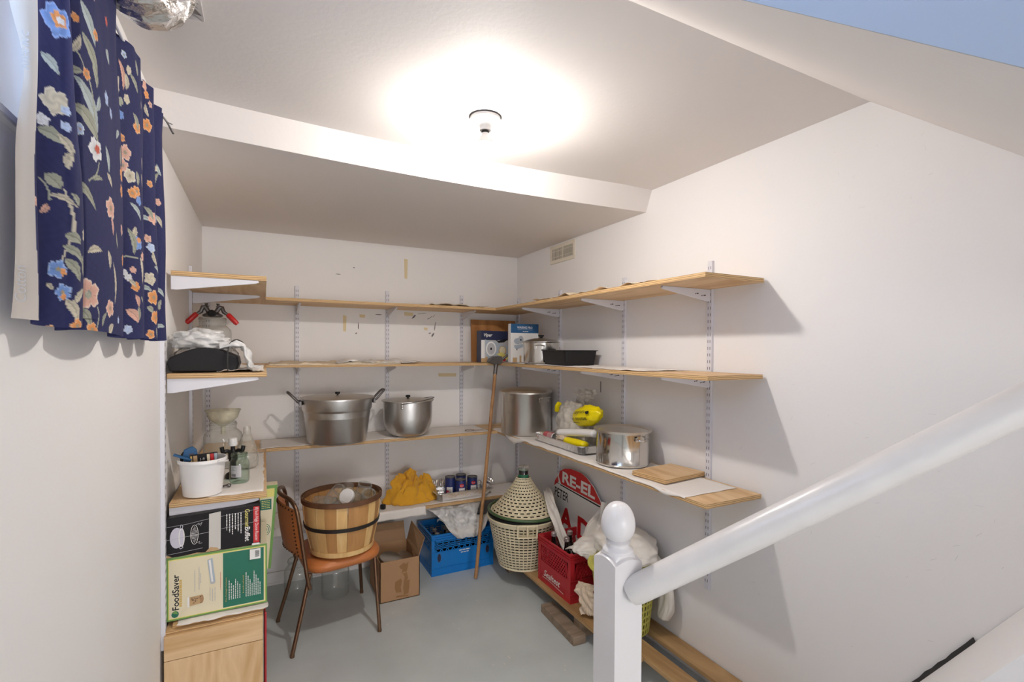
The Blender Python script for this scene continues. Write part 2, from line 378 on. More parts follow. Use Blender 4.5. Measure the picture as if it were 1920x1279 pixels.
# window high on the left wall
m = MB(); X0, X1 = -.47, -.40
for (a, b, c, d) in ((-.10, 1.945, 1.12, 1.99), (-.10, 2.37, 1.12, 2.405), (-.10, 1.99, -.055, 2.37), (1.07, 1.99, 1.12, 2.37)): m.box(X0, a, b, X1, c, d)
wn = struct('window_1', m, 'vinyl', bevel=.004)
m = MB()
for z, h in ((2.0, .03), (2.125, .016), (2.34, .028)): m.box(-.455, -.055, z, -.425, 1.07, z+h)
for y in (-.05, .46, .52, 1.035): m.box(-.452, y, 2.0, -.428, y+.03, 2.365)
build('sash', m, 'vinyl', wn, bevel=.002)
build('pane', MB().box(-.442, -.05, 2.0, -.438, 1.06, 2.36), 'window glass', wn, smooth=False)
build('window_sill', MB().box(-.40, -.11, 1.935, XL+.012, 1.135, 1.95), 'trim paint', wn, bevel=.003)
# marks on the back wall
tapes = [((.945, 2.278), (.972, 2.128)), ((.505, 1.837), (.53, 1.72)), ((.619, 1.849), (.66, 1.823)), ((.946, 1.877), (1.015, 1.848)), ((1.099, 1.765), (1.129, 1.741)), ((1.216, 1.41), (1.366, 1.382))]
for i, ((x0, z0), (x1, z1)) in enumerate(tapes):
    q = .003; build('masking_tape', MB().prism([(x0, z0), (x1, z0-q), (x1-q, z1), (x0+q, z1+q)], (0, YB-.0012, 0), (1, 0, 0), (0, 0, 1), (0, .001, 0)), 'masking tape', wb, smooth=False)
chips = [((.756, 1.85), .05, .008), ((.612, 1.76), .008, .05), ((.597, 1.71), .014, .014), ((1.02, 1.844), .03, .03), ((1.086, 1.871), .07, .008), ((1.145, 1.84), .04, .022), ((1.18, 1.858), .018, .02), ((1.188, 1.775), .012, .07), ((1.171, 1.709), .02, .03), ((1.146, 1.721), .02, .01), ((.581, 2.181), .012, .008), ((.472, 2.127), .035, .004)]
for i, ((x, z), ww, hh) in enumerate(chips):
    pl = [(x+ww/2*(1+.5*nz(k, i*3.1))*cos(k*pi/5), z+hh/2*(1+.6*nz(k+9, i*2.3))*sin(k*pi/5+.3*i)) for k in range(10)]
    build('paint_chip', MB().prism(pl, (0, YB-.0008, 0), (1, 0, 0), (0, 0, 1), (0, .0007, 0)), 'chip', wb, smooth=False)
for y, z, a, b in ((2.50, 1.33, .008, .07), (2.98, 1.335, .01, .02)):
    build('paint_chip', MB().box(XR-.0008, y, z, XR, y+a, z+b), 'chip', wr, smooth=False)
m = MB(); rg = random.Random(11)                       # fine hairline scuffs
for k in range(70):
    y, z = rg.uniform(.6, 1.5), rg.uniform(.5, 1.5)
    if k < 14: y, z = rg.uniform(.8, 1.1), rg.uniform(2.1, 2.42)
    a = rg.uniform(0, pi); L = rg.uniform(.004, .022); dy, dz = cos(a)*L, sin(a)*L; n = .0004
    m.add([(XR-.0006, y, z), (XR-.0006, y+dy, z+dz), (XR-.0006, y+dy+n, z+dz+n), (XR-.0006, y+n, z+n)], [(0, 1, 2, 3)])
o = build('wall_scuffs', m, 'print grey', wr, smooth=False); o['kind'] = 'stuff'
m = MB()                                              # chips and crumbs of paint lying on the floor
for k in range(46):
    x, y = rg.uniform(.4, 1.55), rg.uniform(1.3, 3.1); r = rg.uniform(.0015, .005); m.T = Matrix.Translation((x, y, .0005))@Matrix.Rotation(rg.uniform(0, 6), 4, 'Z')
    m.box(-r, -r*.5, 0, r, r*.5, .0015)
m.T = Matrix(); o = build('floor_crumbs', m, 'liner paper', loc=(1, 2, 0), smooth=False); tag(o, 'tiny white paint crumbs scattered on the grey painted floor', 'debris'); o['kind'] = 'stuff'

# ---------------------------------------------------------------- slotted standards, boards, brackets
ZT = (1.908, 1.499, .989, .489)
def standard(wall, p, label, z0=.455, z1=2.025):
    m = MB(); sl_ = MB(); w_, d = .0135, .015
    if wall == 'back':
        t = thing('shelf_standard', label, 'shelf standard', (p, YB-d/2, z0), 'slotted white shelf standards')
        m.box(p-w_, YB-d, z0, p+w_, YB, z1)
    elif wall == 'right':
        t = thing('shelf_standard', label, 'shelf standard', (XR-d/2, p, z0), 'slotted white shelf standards')
        m.box(XR-d, p-w_, z0, XR, p+w_, z1)
    else:
        t = thing('shelf_standard', label, 'shelf standard', (XL+d/2, p, z0), 'slotted white shelf standards')
        m.box(XL, p-w_, z0, XL+d, p+w_, z1)
    build('upright', m, 'steel white', t, bevel=.0015)
    z = z1-.04
    while z > z0+.02:
        for q in (-.0062, .0062):
            if wall == 'back': sl_.box(p+q-.0014, YB-d-.0003, z, p+q+.0014, YB-d+.002, z+.014)
            elif wall == 'right': sl_.box(XR-d-.0003, p+q-.0014, z, XR-d+.002, p+q+.0014, z+.014)
            else: sl_.box(XL+d-.002, p+q-.0014, z, XL+d+.0003, p+q+.0014, z+.014)
        z -= .0318
    o = build('slots', sl_, 'slot black', t, smooth=False); o['kind'] = 'stuff'
BX = (-.315, .205, .819, 1.405); RY = (3.615, 2.976, 2.274, 1.650); LY = (2.235, 3.04)
for x, s in zip(BX, ('in the left corner behind the glass jars', 'behind the big two-handled pot', 'between the two lidded aluminium pots', 'behind the leaning wooden stick')): standard('back', x, 'slotted white standard on the back wall '+s, .485 if x > 0 else .99)
for y, s in zip(RY, ('in the far corner beside the tall stock pot', 'behind the black plastic tray', 'behind the round steel pot on the low shelf', 'nearest the handrail, its foot hanging free')): standard('right', y, 'slotted white standard on the right wall '+s, .455)
for y, s in zip(LY, ('at the front edge beside the curtain', 'farther in behind the black appliance')): standard('left', y, 'slotted white standard on the left wall '+s, .455)
TH = .019
def board(x0, y0, x1, y1, zt, grain, label, tilt=(0, 0)):
    m = MB().box(x0, y0, zt-TH, x1, y1, zt, 0, 1)
    m.v = [(a, b, c+tilt[0]*(a-x0)+tilt[1]*(b-y0)) for a, b, c in m.v]
    o = build('shelf_board', m, ['ply '+grain, 'ply edge'], loc=((x0+x1)/2, (y0+y1)/2, zt-TH), smooth=False, bevel=.0012)
    return tag(o, label, 'shelf', 'plywood shelf boards')
XF, YF = 1.56, 3.30
board(XL+.016, 2.36, .012, YB-.016, ZT[0], 'Y', 'plywood shelf board on the left wall, highest of its stack, empty')
board(XL+.016, 2.262, .012, YB-.016, ZT[1], 'Y', 'plywood shelf board on the left wall carrying the black appliance')
board(XL+.016, 2.30, .012, YB-.016, ZT[2], 'Y', 'plywood shelf board on the left wall carrying the white bucket')
board(.0125, YF, XR-.016, YB-.016, ZT[0], 'X', 'long plywood shelf board on the back wall, highest and nearly bare')
board(.0125, YF, XR-.016, YB-.016, ZT[1], 'X', 'long plywood shelf board on the back wall with crumpled paper')
board(.0125, YF, XR-.016, YB-.016, ZT[2], 'X', 'long plywood shelf board on the back wall under the lidded pots')
board(XL+.02, 3.33, XR-.016, YB-.02, ZT[3], 'X', 'lowest plywood shelf board on the back wall, with mustard cloth and foil pan')
board(XF-.02, 1.365, XR-.016, YF-.0005, ZT[0], 'Y', 'plywood shelf board on the right wall, highest of three')
board(XF, 1.365, XR-.016, YF-.0005, ZT[1], 'Y', 'plywood shelf board on the right wall carrying the black plastic tray')
board(XF, 1.365, XR-.016, YF-.0005, ZT[2], 'Y', 'plywood shelf board on the right wall carrying the steel pots')
def bracket(wall, p, zt, label, L=.30):
    z = zt-TH-.0005; t = .006
    if wall == 'back': o, u, e, d = (p-t, YB-.0155, z), (0, -1, 0), (2*t, 0, 0), .0
    elif wall == 'right': o, u, e = (XR-.0155, p-t, z), (-1, 0, 0), (0, 2*t, 0)
    else: o, u, e = (XL+.0155, p-t, z), (1, 0, 0), (0, 2*t, 0)
    m = MB().prism([(0, 0), (L, 0), (L+.004, -.009), (L-.01, -.014), (.02, -.056), (0, -.056)], o, u, (0, 0, 1), e)
    g = build('shelf_bracket', m, 'steel white', loc=(o[0], o[1], z-.05), bevel=.0012); tag(g, label, 'shelf bracket', 'white shelf brackets')
    if wall == 'right':
        pr = Print((XR-.0155, p-t, z), (-1, 0, 0), (0, 0, 1), (0, -1, 0)); pr.dashes(.03, -.030, .032, .006, 'print black', -.12, 1); pr.dashes(.078, -.024, .022, .006, 'print black', -.12, 2); pr.done('stamped_lettering', g)
LV = ('top', 'middle', 'low', 'lowest')
for k in range(3):
    bracket('left', LY[0]+(.135 if k == 0 else .04 if k == 1 else .078), ZT[k], 'tapering white bracket under the near end of the %s left shelf' % LV[k], .31)
    bracket('left', LY[1], ZT[k], 'tapering white bracket under the far part of the %s left shelf' % LV[k], .31)
for x, s in zip(BX[1:], ('above the two-handled pot', 'between the lidded pots', 'beside the leaning stick')):
    for k in range(4):
        bracket('back', x, ZT[k], 'white bracket under the %s back shelf, on the standard %s' % (LV[k], s), .27)
for y, s in zip(RY[1:], ('farthest standard', 'middle standard', 'nearest standard')):
    for k in range(3): bracket('right', y, ZT[k], 'white bracket under the %s right shelf, on the %s' % (LV[k], s), .30)

# paper liners: a sheet with ragged edges; over = (amount hanging over the front, axis)
def liner(x0, y0, x1, y1, z, label, front=None, hang=0, mat_='liner paper', amp=.003, jit=.006, seed=0, h0=.0012, hangf=None, n=(60, 24), name='shelf_liner'):
    def fn(u, v):
        x = x0+(x1-x0)*u; y = y0+(y1-y0)*v
        e = jit
        if v in (0, 1): y += e*nz(x*14+seed, v*9)*1.5+e*.5*nz(x*60, seed)
        if u in (0, 1): x += e*nz(y*14+seed, u*5)*1.5
        zz = z+h0+amp*max(0, nz(x*9+seed, y*9, seed)+.15)+amp*.5*abs(nz(x*25, y*25, seed))
        if front == 'y' and hang and y < YF:
            f = hangf(x) if hangf else 1; d = (YF-y); zz = z+h0-d*f; y = YF-.002-.002*abs(nz(x*20, d*30))
            if f <= 0: zz = z+h0
        if front == 'y3' and y < 3.33: d = 3.33-y; zz = z+h0-d; y = 3.328-.003*abs(nz(x*20, d*30))-.1*d*d
        if front == 'x' and x < XF:
            f = hangf(y) if hangf else 1; d = (XF-x)*f; zz = z+h0-d; x = XF-.002-.003*abs(nz(y*18, d*30, seed))
        return (x, y, zz)
    m = MB().sheet(fn, *n); o = build(name, m, mat_, loc=((x0+x1)/2, (y0+y1)/2, z), ang=80, solid=.0006); return tag(o, label, 'shelf liner', 'paper shelf liners')
liner(-.20, 2.325, .0, 3.2, ZT[2], 'white paper liner with creases on the low left shelf under the bucket', seed=1)
liner(-.02, YF+.005, 1.5, YB-.03, ZT[2], 'long grey-flecked paper liner on the low back shelf under the pots', seed=2, n=(120, 16))
tg = lambda y: max(.12, .12+1.1*max(0, 1-abs(y-3.02)/.16)+.5*max(0, nz(y*6, 5)))
liner(1.52, 1.47, 1.87, 3.40, ZT[2], 'white paper liner with torn front edge on the low right shelf', front='x', hang=1, hangf=tg, seed=3, n=(24, 130))
liner(.0, 3.27, 1.02, YB-.04, ZT[3], 'white paper liner hanging over the lowest back shelf behind the basket', front='y3', hang=.06, seed=4, n=(90, 30))
liner(1.02, 3.345, 1.85, YB-.04, ZT[3], 'smooth white paper liner under the foil pan on the lowest shelf', seed=14, n=(60, 16))
liner(.03, YF-.012, .83, YB-.05, ZT[1], 'crumpled tan and white paper liner lifting off the middle back shelf', front='y', hang=1, hangf=lambda x: .5, amp=.022, seed=5, n=(90, 20), mat_='tan paper')
liner(.42, YF-.02, .98, YB-.08, ZT[1]+.004, 'loose white paper lying over the tan paper on the middle back shelf', amp=.03, seed=15, n=(70, 20))
liner(-.17, 2.29, .0, 3.1, ZT[1], 'loose white and cream paper on the middle left shelf beside the appliance', amp=.022, seed=6)
liner(XF+.01, 1.75, 1.87, 3.25, ZT[1], 'white paper liner on the middle right shelf under the tray', amp=.006, seed=7, n=(20, 80))
liner(XF-.012, 1.66, 1.85, 2.75, ZT[0], 'brown curled paper liner peeking over the highest right shelf', mat_='tan paper', amp=.020, seed=8, n=(20, 90))
liner(1.05, YF+.03, 1.5, YB-.05, ZT[0], 'brown curled paper scraps on the highest back shelf near the corner', mat_='tan paper', amp=.026, seed=12, n=(40, 16))

# ---------------------------------------------------------------- vent grille
t = thing('vent_grille', 'cream slotted air vent grille high on the right wall near the corner', 'vent', (XR-.005, 2.957, 2.295))
y0, y1, z0, z1 = 2.795, 3.118, 2.228, 2.360
m = MB(); fr = .026
for a in ((y0, z0, y1, z0+fr), (y0, z1-fr, y1, z1), (y0, z0+fr, y0+fr, z1-fr), (y1-fr, z0+fr, y1, z1-fr)): m.box(XR-.008, a[0], a[1], XR, a[2], a[3])
build('frame', m, 'vent paint', t, bevel=.002)
build('backing', MB().box(XR-.002, y0+fr, z0+fr, XR, y1-fr, z1-fr), 'slot black', t, smooth=False)
k = 0; y = y0+fr+.006
while y < y1-fr-.004:
    m = MB(); m.T = Matrix.Translation((XR-.0055, y, 0))@Matrix.Rotation(.5 if y < 2.94 else 1.25, 4, 'Z'); m.box(-.0045, -.0011, z0+fr, .0045, .0011, z1-fr)
    build('slat', m, 'vent paint', t, smooth=False); y += .0125
build('crossbar', MB().box(XR-.0075, y0+fr, 2.272, XR-.005, y1-fr, 2.275).box(XR-.0075, y0+fr, 2.313, XR-.005, y1-fr, 2.316).box(XR-.008, 2.945, z0+fr, XR-.003, 2.953, z1-fr), 'vent paint', t, smooth=False)

# ---------------------------------------------------------------- ceiling bulb
t = thing('ceiling_bulb_holder', 'white porcelain ceiling lampholder with a glowing bare bulb', 'ceiling light', (.751, 1.711, ZC))
c = (.751, 1.711, 0)
build('base', MB().lathe([(.0, ZC-.0005), (.052, ZC-.0005), (.058, ZC-.004), (.059, ZC-.014), (.054, ZC-.02), (.030, ZC-.026), (.0225, ZC-.034), (.0215, ZC-.052), (.0, ZC-.052)], 48, c), 'porcelain', t)
build('gap_ring', MB().lathe([(.0595, ZC-.0002), (.0605, ZC-.0002), (.0605, ZC-.0025), (.0595, ZC-.0025)], 48, c, caps=False), 'slot black', t)
build('socket', MB().lathe([(.0, ZC-.05), (.014, ZC-.05), (.014, ZC-.060), (.0, ZC-.060)], 32, c), 'dark void', t)
build('screw', MB().box(.741, 1.672, ZC-.0245, .747, 1.676, ZC-.021), 'iron grey', t)
build('bulb_collar', MB().lathe([(.0, ZC-.0605), (.013, ZC-.0605), (.0145, ZC-.068), (.024, ZC-.082), (.0285, ZC-.096), (.0285, ZC-.099), (.0, ZC-.099)], 32, c), 'porcelain', t)
build('bulb', MB().lathe([(.0, ZC-.0992), (.0285, ZC-.0992), (.030, ZC-.108), (.0285, ZC-.120), (.020, ZC-.131), (.010, ZC-.136), (.0, ZC-.1375)], 32, c), 'bulb glow', t)

# ---------------------------------------------------------------- foil duct
path = spline([(-.215, 1.46, 2.60), (-.222, 1.45, 2.50), (-.243, 1.41, 2.435), (-.255, 1.25, 2.425), (-.25, 1.0, 2.43), (-.24, .7, 2.43)], 12)
m = MB(); pts = [V3(p) for p in path]; n = 40; vs = []; fs = []
for k, p in enumerate(pts):
    a, b = pts[max(0, k-1)], pts[min(len(pts)-1, k+1)]; tt = (b-a).normalized(); u = V3((1, 0, 0)); q = tt.cross(u).normalized(); 
    for i in range(n):
        an = 2*pi*i/n; r = min(.080, .060+.004*k)+.004*sin(k*2.4)+.006*nz(cos(an)*3, sin(an)*3, k*.35); 
        vs.append(p+u*cos(an)*r+q*sin(an)*r)
for k in range(len(pts)-1):
    for i in range(n): j = (i+1) % n; fs.append((k*n+i, k*n+j, (k+1)*n+j, (k+1)*n+i))
fs.append(tuple((len(pts)-1)*n+i for i in range(n)))
m.add(vs, fs); tag(build('foil_duct', m, 'duct foil', loc=(-.24, 1.3, 2.4), ang=25), 'crinkled silver foil duct coming out of a ceiling hole above the curtain', 'duct')
MOTIFS = json.loads('''[["B",1.058,2.122,0,0,0.0262,"bl"],["B",1.067,2.126,0,0,0.0132,"or"],["B",1.072,2.125,0,0,0.0062,"wh"],["L",1.027,2.048,0.0351,-0.615,0.0135,"pl"],["L",1.212,2.203,0.0754,-0.862,0.0204,"pl"],["L",1.224,2.147,0.0745,-0.913,0.0186,"gr"],["L",1.209,2.051,0.0965,-0.883,0.0225,"pl"],["L",1.208,2.017,0.0771,-0.559,0.0245,"gr"],["S",1.213,2.077,0.1293,-1.058,0.0031,"gr"],["F",1.207,2.106,0,0,0.0102,"or"],["F",1.265,2.197,0,0,0.0097,"or"],["B",1.341,2.268,0,0,0.0092,"re"],["B",1.253,2.269,0,0,0.0085,"pk"],["B",1.049,1.992,0,0,0.0208,"cr"],["B",0.998,1.956,0,0,0.0098,"wh"],["L",1.032,1.935,0.0355,-0.291,0.017,"gr"],["B",1.097,1.984,0,0,0.0073,"wb"],["B",1.104,1.958,0,0,0.0083,"wb"],["L",1.096,1.927,0.0354,-0.969,0.0119,"cr"],["F",1.264,1.977,0,0,0.0204,"wh"],["B",1.275,1.979,0,0,0.0087,"re"],["L",1.344,1.976,0.0482,-1.279,0.0138,"pl"],["S",1.255,1.932,0.0551,-2.121,0.0032,"gr"],["L",1.178,1.882,0.085,-0.526,0.0139,"gr"],["L",1.035,1.863,0.0267,-0.695,0.0188,"gr"],["F",1.502,2.079,0,0,0.0183,"pk"],["F",1.481,2.045,0,0,0.0154,"pk"],["F",1.629,2.156,0,0,0.0143,"or"],["F",1.759,2.231,0,0,0.0171,"or"],["L",1.348,2.196,0.0321,-0.528,0.0185,"pl"],["B",1.338,2.1,0,0,0.0138,"bw"],["B",1.371,2.084,0,0,0.0106,"bw"],["L",1.465,2.26,0.0652,-1.335,0.0127,"pk"],["L",1.511,2.252,0.0368,-1.499,0.0157,"cr"],["B",1.515,2.21,0,0,0.0119,"cr"],["B",1.454,2.195,0,0,0.0101,"gr"],["L",1.62,2.307,0.0359,-1.412,0.0142,"gr"],["B",1.463,2.164,0,0,0.0101,"bl"],["B",1.725,2.339,0,0,0.0137,"pk"],["B",1.746,2.318,0,0,0.0123,"or"],["L",1.611,2.169,0.0404,-1.06,0.0113,"gr"],["F",1.46,1.986,0,0,0.0152,"or"],["F",1.544,2.026,0,0,0.0162,"cr"],["F",1.459,1.948,0,0,0.0127,"or"],["F",1.577,1.985,0,0,0.0124,"or"],["L",1.679,2.075,0.0318,-1.19,0.0118,"cr"],["L",1.678,2.03,0.0345,-1.03,0.0118,"cr"],["F",1.793,2.066,0,0,0.0095,"or"],["F",1.367,1.881,0,0,0.02,"pk"],["L",1.379,1.846,0.0341,-1.36,0.0095,"pk"],["B",1.65,1.972,0,0,0.0116,"bl"],["B",1.635,1.861,0,0,0.0158,"bl"],["B",1.648,1.87,0,0,0.0073,"or"],["L",1.552,1.863,0.0621,-1.395,0.0122,"gr"],["S",1.518,1.819,0.0503,0.322,0.0033,"gr"],["B",1.839,1.97,0,0,0.018,"pk"],["L",1.776,1.98,0.0403,-0.896,0.0126,"gr"],["B",1.805,1.883,0,0,0.0128,"wb"],["F",1.458,1.861,0,0,0.0114,"pk"],["F",1.466,1.795,0,0,0.0115,"or"],["B",1.486,1.783,0,0,0.0078,"wh"],["B",1.574,1.792,0,0,0.0083,"pk"],["B",1.523,1.772,0,0,0.0093,"wh"],["L",1.564,1.758,0.0243,-0.745,0.0082,"cr"],["L",1.392,1.731,0.079,-1.433,0.0096,"cr"],["L",1.673,1.795,0.0631,-1.383,0.0148,"cr"],["S",1.093,1.785,0.1324,-1.529,0.0036,"cr"],["L",1.088,1.836,0.0418,-0.219,0.0073,"cr"],["L",1.137,1.778,0.0269,-0.288,0.0134,"gr"],["L",1.145,1.752,0.0446,-0.57,0.0106,"gr"],["L",1.136,1.727,0.0422,-0.914,0.0124,"gr"],["L",1.148,1.843,0.0199,-1.064,0.0087,"gr"],["F",1.06,1.725,0,0,0.0141,"bl"],["B",1.079,1.721,0,0,0.0063,"or"],["F",1.081,1.689,0,0,0.0126,"bl"],["B",1.084,1.682,0,0,0.0054,"or"],["F",1.215,1.699,0,0,0.0258,"pk"],["B",1.209,1.696,0,0,0.0072,"gr"],["F",1.359,1.678,0,0,0.0164,"pk"],["S",1.269,1.658,0.0382,-1.457,0.0027,"gr"],["L",1.133,1.66,0.0375,-1.096,0.0133,"cr"],["L",1.197,1.655,0.0412,-0.908,0.0142,"gr"],["F",1.153,1.635,0,0,0.0117,"or"],["F",1.234,1.632,0,0,0.0137,"or"],["L",1.32,1.655,0.0331,1.03,0.0068,"gr"],["L",1.367,1.635,0.0301,0.785,0.0142,"cr"],["B",1.515,1.644,0,0,0.0106,"wb"],["B",1.425,1.657,0,0,0.0074,"wb"],["L",1.577,1.678,0.0412,-0.738,0.0194,"pk"],["L",1.623,1.716,0.0303,-1.234,0.0114,"pk"],["L",1.678,1.721,0.0199,-0.733,0.0074,"gr"],["B",1.803,1.794,0,0,0.0176,"cr"],["F",1.85,1.742,0,0,0.0198,"or"],["F",1.866,1.686,0,0,0.0183,"or"],["L",1.801,1.706,0.025,-0.695,0.0128,"gr"],["F",1.8,1.637,0,0,0.0128,"or"],["F",1.022,1.627,0,0,0.0076,"or"],["L",1.882,1.642,0.0294,-1.34,0.0101,"gr"],["L",1.0,1.818,0.0192,-2.111,0.0074,"pk"],["S",1.003,1.849,0.0332,-1.052,0.0016,"gr"],["L",1.021,1.696,0.0138,-0.915,0.0059,"cr"],["L",1.278,1.922,0.0345,0.322,0.0076,"gr"],["B",0.957,1.814,0,0,0.0078,"pk"]]''')
# ---------------------------------------------------------------- curtain with its flat printed pattern (colour per vertex)
CY0, CY1, CZ0, CZ1 = .962, 1.975, 1.622, 2.352
def make_curtain():
    NU, NV = 620, 380
    t = thing('floral_curtain', 'short navy cotton curtain printed with flowers and pale leaves', 'curtain', (-.30, 1.43, CZ1))
    m = MB()
    knots = [.955, 1.055, 1.10, 1.17, 1.40, 1.52, 1.62, 1.71, 1.79, 1.86, 1.93, 1.985]      # each interval is one half fold
    def ph(y):
        for k in range(len(knots)-1):
            if y <= knots[k+1]: return pi*(k+(y-knots[k])/(knots[k+1]-knots[k]))
        return pi*(len(knots)-1)
    A = np.zeros((NV+1, NU+1, 3))
    for j in range(NV+1):
        v = j/NV
        for i in range(NU+1):
            u = i/NU; zz = CZ1+(CZ0-CZ1)*v+.018*(1-u)**3*v
            q = max(0, (u-.045)/.955); y = CY0+(CY1-CY0)*q; am = (.011+.017*min(1, v*1.6))*min(1, q*14)
            p = ph(y+.010*sin(v*3+u*6))+.35*nz(u*4, v*1.5)
            x = -.298+am*sin(p)*-1+am*.22*sin(2*p+1.2)+.004*nz(u*24, v*2, 4)*(1-v)+.005*nz(u*9, v*3)
            dy = .012*cos(p)*min(1, v*1.4)*min(1, q*20)
            if v < .1: x += .004*sin(p*3.3)*(1-v/.1)
            if v > .97: zz += .002*sin(p*1.5)
            if u < .045:
                k = 1-u/.045; wd = .027*(1+.25*sin(v*5.2+.4)-.5*math.exp(-((v-.48)/.10)**2)+.75*max(0, v-.70)); x -= k*wd*.92; dy -= .004*sin(k*3)+k*.006
            if u > .985: dy += .012*nz(v*9, 2)*(u-.985)/.015
            A[j, i] = (x, y+dy, zz)
    fs = [(j*(NU+1)+i, j*(NU+1)+i+1, (j+1)*(NU+1)+i+1, (j+1)*(NU+1)+i) for j in range(NV) for i in range(NU)]
    m.add([tuple(p) for p in A.reshape(-1, 3)], fs)
    SA = np.zeros((NV+1, NU+1)); SA[:, 1:] = np.cumsum(np.linalg.norm(np.diff(A[:, :, :2], axis=1), axis=2), axis=1); SA = SA*0+SA[int(NV*.6)][None, :]
    YP = A[:, :, 1]*(-.30)/A[:, :, 0]                       # where the sight line of each point meets the curtain plane
    def arc_of(Y, Z):
        j = int(min(NV, max(0, round((Z-CZ1)/(CZ0-CZ1)*NV)))); r = YP[j]
        for i in range(NU):
            if (r[i]-Y)*(r[i+1]-Y) <= 0: return SA[j, i]
        return -9
    yy = SA.ravel(); zz = A[:, :, 2].ravel(); uu = np.tile(np.arange(NU+1)/NU, NV+1)
    PAL = dict(bl=(.20, .34, .70), wb=(.52, .62, .84), bw=(.45, .56, .80), wh=(.80, .80, .82), cr=(.66, .60, .47), pl=(.50, .57, .56), gr=(.42, .43, .34), pk=(.78, .46, .36), re=(.62, .13, .09), **{'or': (.80, .34, .12)})
    col = np.tile(np.array([.022, .026, .105]), (len(yy), 1))
    rgn = np.sin(yy*310+3*np.sin(zz*90))*np.sin(zz*290+2*np.sin(yy*70)); col *= (1+.10*rgn)[:, None]
    def paint(mask, c, sh=None):
        q = np.array(c); col[mask] = q if sh is None else q[None, :]*sh[mask][:, None]
    rg = random.Random(21); more = []
    while len(more) < 46:
        Y, Z = rg.uniform(1.12, 1.95), rg.uniform(1.66, 2.32)
        if min((Y-q[1])**2+(Z-q[2])**2 for q in MOTIFS+more) < .0011: continue
        more.append(['L', Y, Z, rg.uniform(.03, .05), rg.uniform(-2.2, 2.2), .011, rg.choice(['cr', 'gr', 'pl'])] if rg.random() < .65 else [rg.choice('FB'), Y, Z, 0, 0, rg.uniform(.008, .014), rg.choice(['or', 'pk', 'wb', 'cr'])])
    for tp, Y, Z, L, an, w2, c in more+MOTIFS:
        c = PAL[c]; a = arc_of(Y, Z); b = Z; w2 *= 1.12; L *= 1.06
        if a < 0: continue
        if tp in 'LS':
            ux, uz = cos(an), sin(an); s = ((yy-a)*ux+(zz-b)*uz)/L+.5; d = (yy-a)*uz-(zz-b)*ux
            if tp == 'S': d = d+L*.10*np.sin(pi*s*1.3); paint((s > 0) & (s < 1) & (abs(d) < max(.0016, w2*.5)), c); continue
            dd = d+L*.12*np.sin(pi*np.clip(s, 0, 1)); hw = w2*.62*np.sin(pi*np.clip(s, 0, 1))**.75*(1-.25*s)
            mk = (s > 0) & (s < 1) & (abs(dd) < hw); sh = .88+.16*(dd > 0)+.06*np.sin(s*26+dd*900)
            paint(mk, c, sh); paint(mk & (abs(dd) < .0010), [x*.62 for x in c])
        else:
            sz = max(w2, .003); dy, dz = (yy-a)/sz, (zz-b)/sz; r = np.sqrt(dy*dy+dz*dz); th = np.arctan2(dz, dy)+a*50
            if tp == 'F':
                edge = .72+.28*abs(np.sin(2.5*th))+.05*np.sin(13*th); mk = r < edge
                paint(mk, c, 1.12-.35*(edge-r)*(r < edge)); paint(mk & (abs(np.sin(2.5*th)) < .13) & (r > .25), [x*.72 for x in c])
                paint(mk & (r > edge-.13), [min(.85, x*1.0+.22) for x in c]); paint(r < .24, (.30, .34, .30)); paint(r < .12, (.55, .30, .12))
            else:
                edge = .86+.10*np.sin(5*th+a*30)+.06*np.sin(9*th+2); mk = r < edge
                paint(mk, c, 1+.12*np.sin(r*9+th*3)); paint(mk & (r > edge-.10), [min(.85, x+.12) for x in c])
    # small sprigs filling the ground of the print
    paint(uu < .046+.004*np.sin(zz*13), (.66, .60, .54)); paint(uu > .986, (.66, .62, .56))
    o = build('cloth', m, 'liner paper', t, ang=180)
    att = o.data.color_attributes.new('print', 'FLOAT_COLOR', 'POINT')
    att.data.foreach_set('color', np.concatenate([col, np.ones((len(col), 1))], 1).astype(np.float32).ravel())
    mt = bpy.data.materials.new('curtain print'); mt.use_nodes = True; nt = mt.node_tree; b = nt.nodes['Principled BSDF']; b.inputs['Roughness'].default_value = .85
    at = nt.nodes.new('ShaderNodeAttribute'); at.attribute_name = 'print'; nt.links.new(at.outputs['Color'], b.inputs['Base Color'])
    tl = nt.nodes.new('ShaderNodeBsdfTranslucent'); nt.links.new(at.outputs['Color'], tl.inputs[0]); mx = nt.nodes.new('ShaderNodeMixShader'); mx.inputs[0].default_value = .22
    nt.links.new(b.outputs[0], mx.inputs[1]); nt.links.new(tl.outputs[0], mx.inputs[2]); nt.links.new(mx.outputs[0], nt.nodes['Material Output'].inputs[0])
    o.data.materials[0] = mt
    build('curtain_rod', MB().tube([(-.305, .55, CZ1-.003), (-.305, CY1+.005, CZ1-.003), (-.33, CY1+.02, CZ1-.003), (XL, CY1+.02, CZ1-.003)], .004, 8), 'steel white', t)
    build('rod_hook', MB().tube(spline([(-.30, CY1-.02, CZ1+.012), (-.285, CY1+.0, CZ1-.004), (-.272, CY1+.01, CZ1-.03), (-.268, CY1+.012, CZ1-.036)]), .003, 8).tube([(-.285, CY1, CZ1-.004), (-.27, CY1+.004, CZ1-.008)], .0015, 6), 'iron grey', t)
    for tx, zz_, xx, hh in (('Cotton', 1.665, -.306, .018), ('MADE IN C', 2.00, -.301, .011), ('EX', 2.17, -.300, .018)):
        pr = Print((xx, CY0-.012, zz_), (0, 0, 1), (-1, 0, 0), (0, -1, 0)); pr.text(tx, 0, 0, hh, 'print grey', shear=.15); pr.done('selvage_lettering', t)
make_curtain()

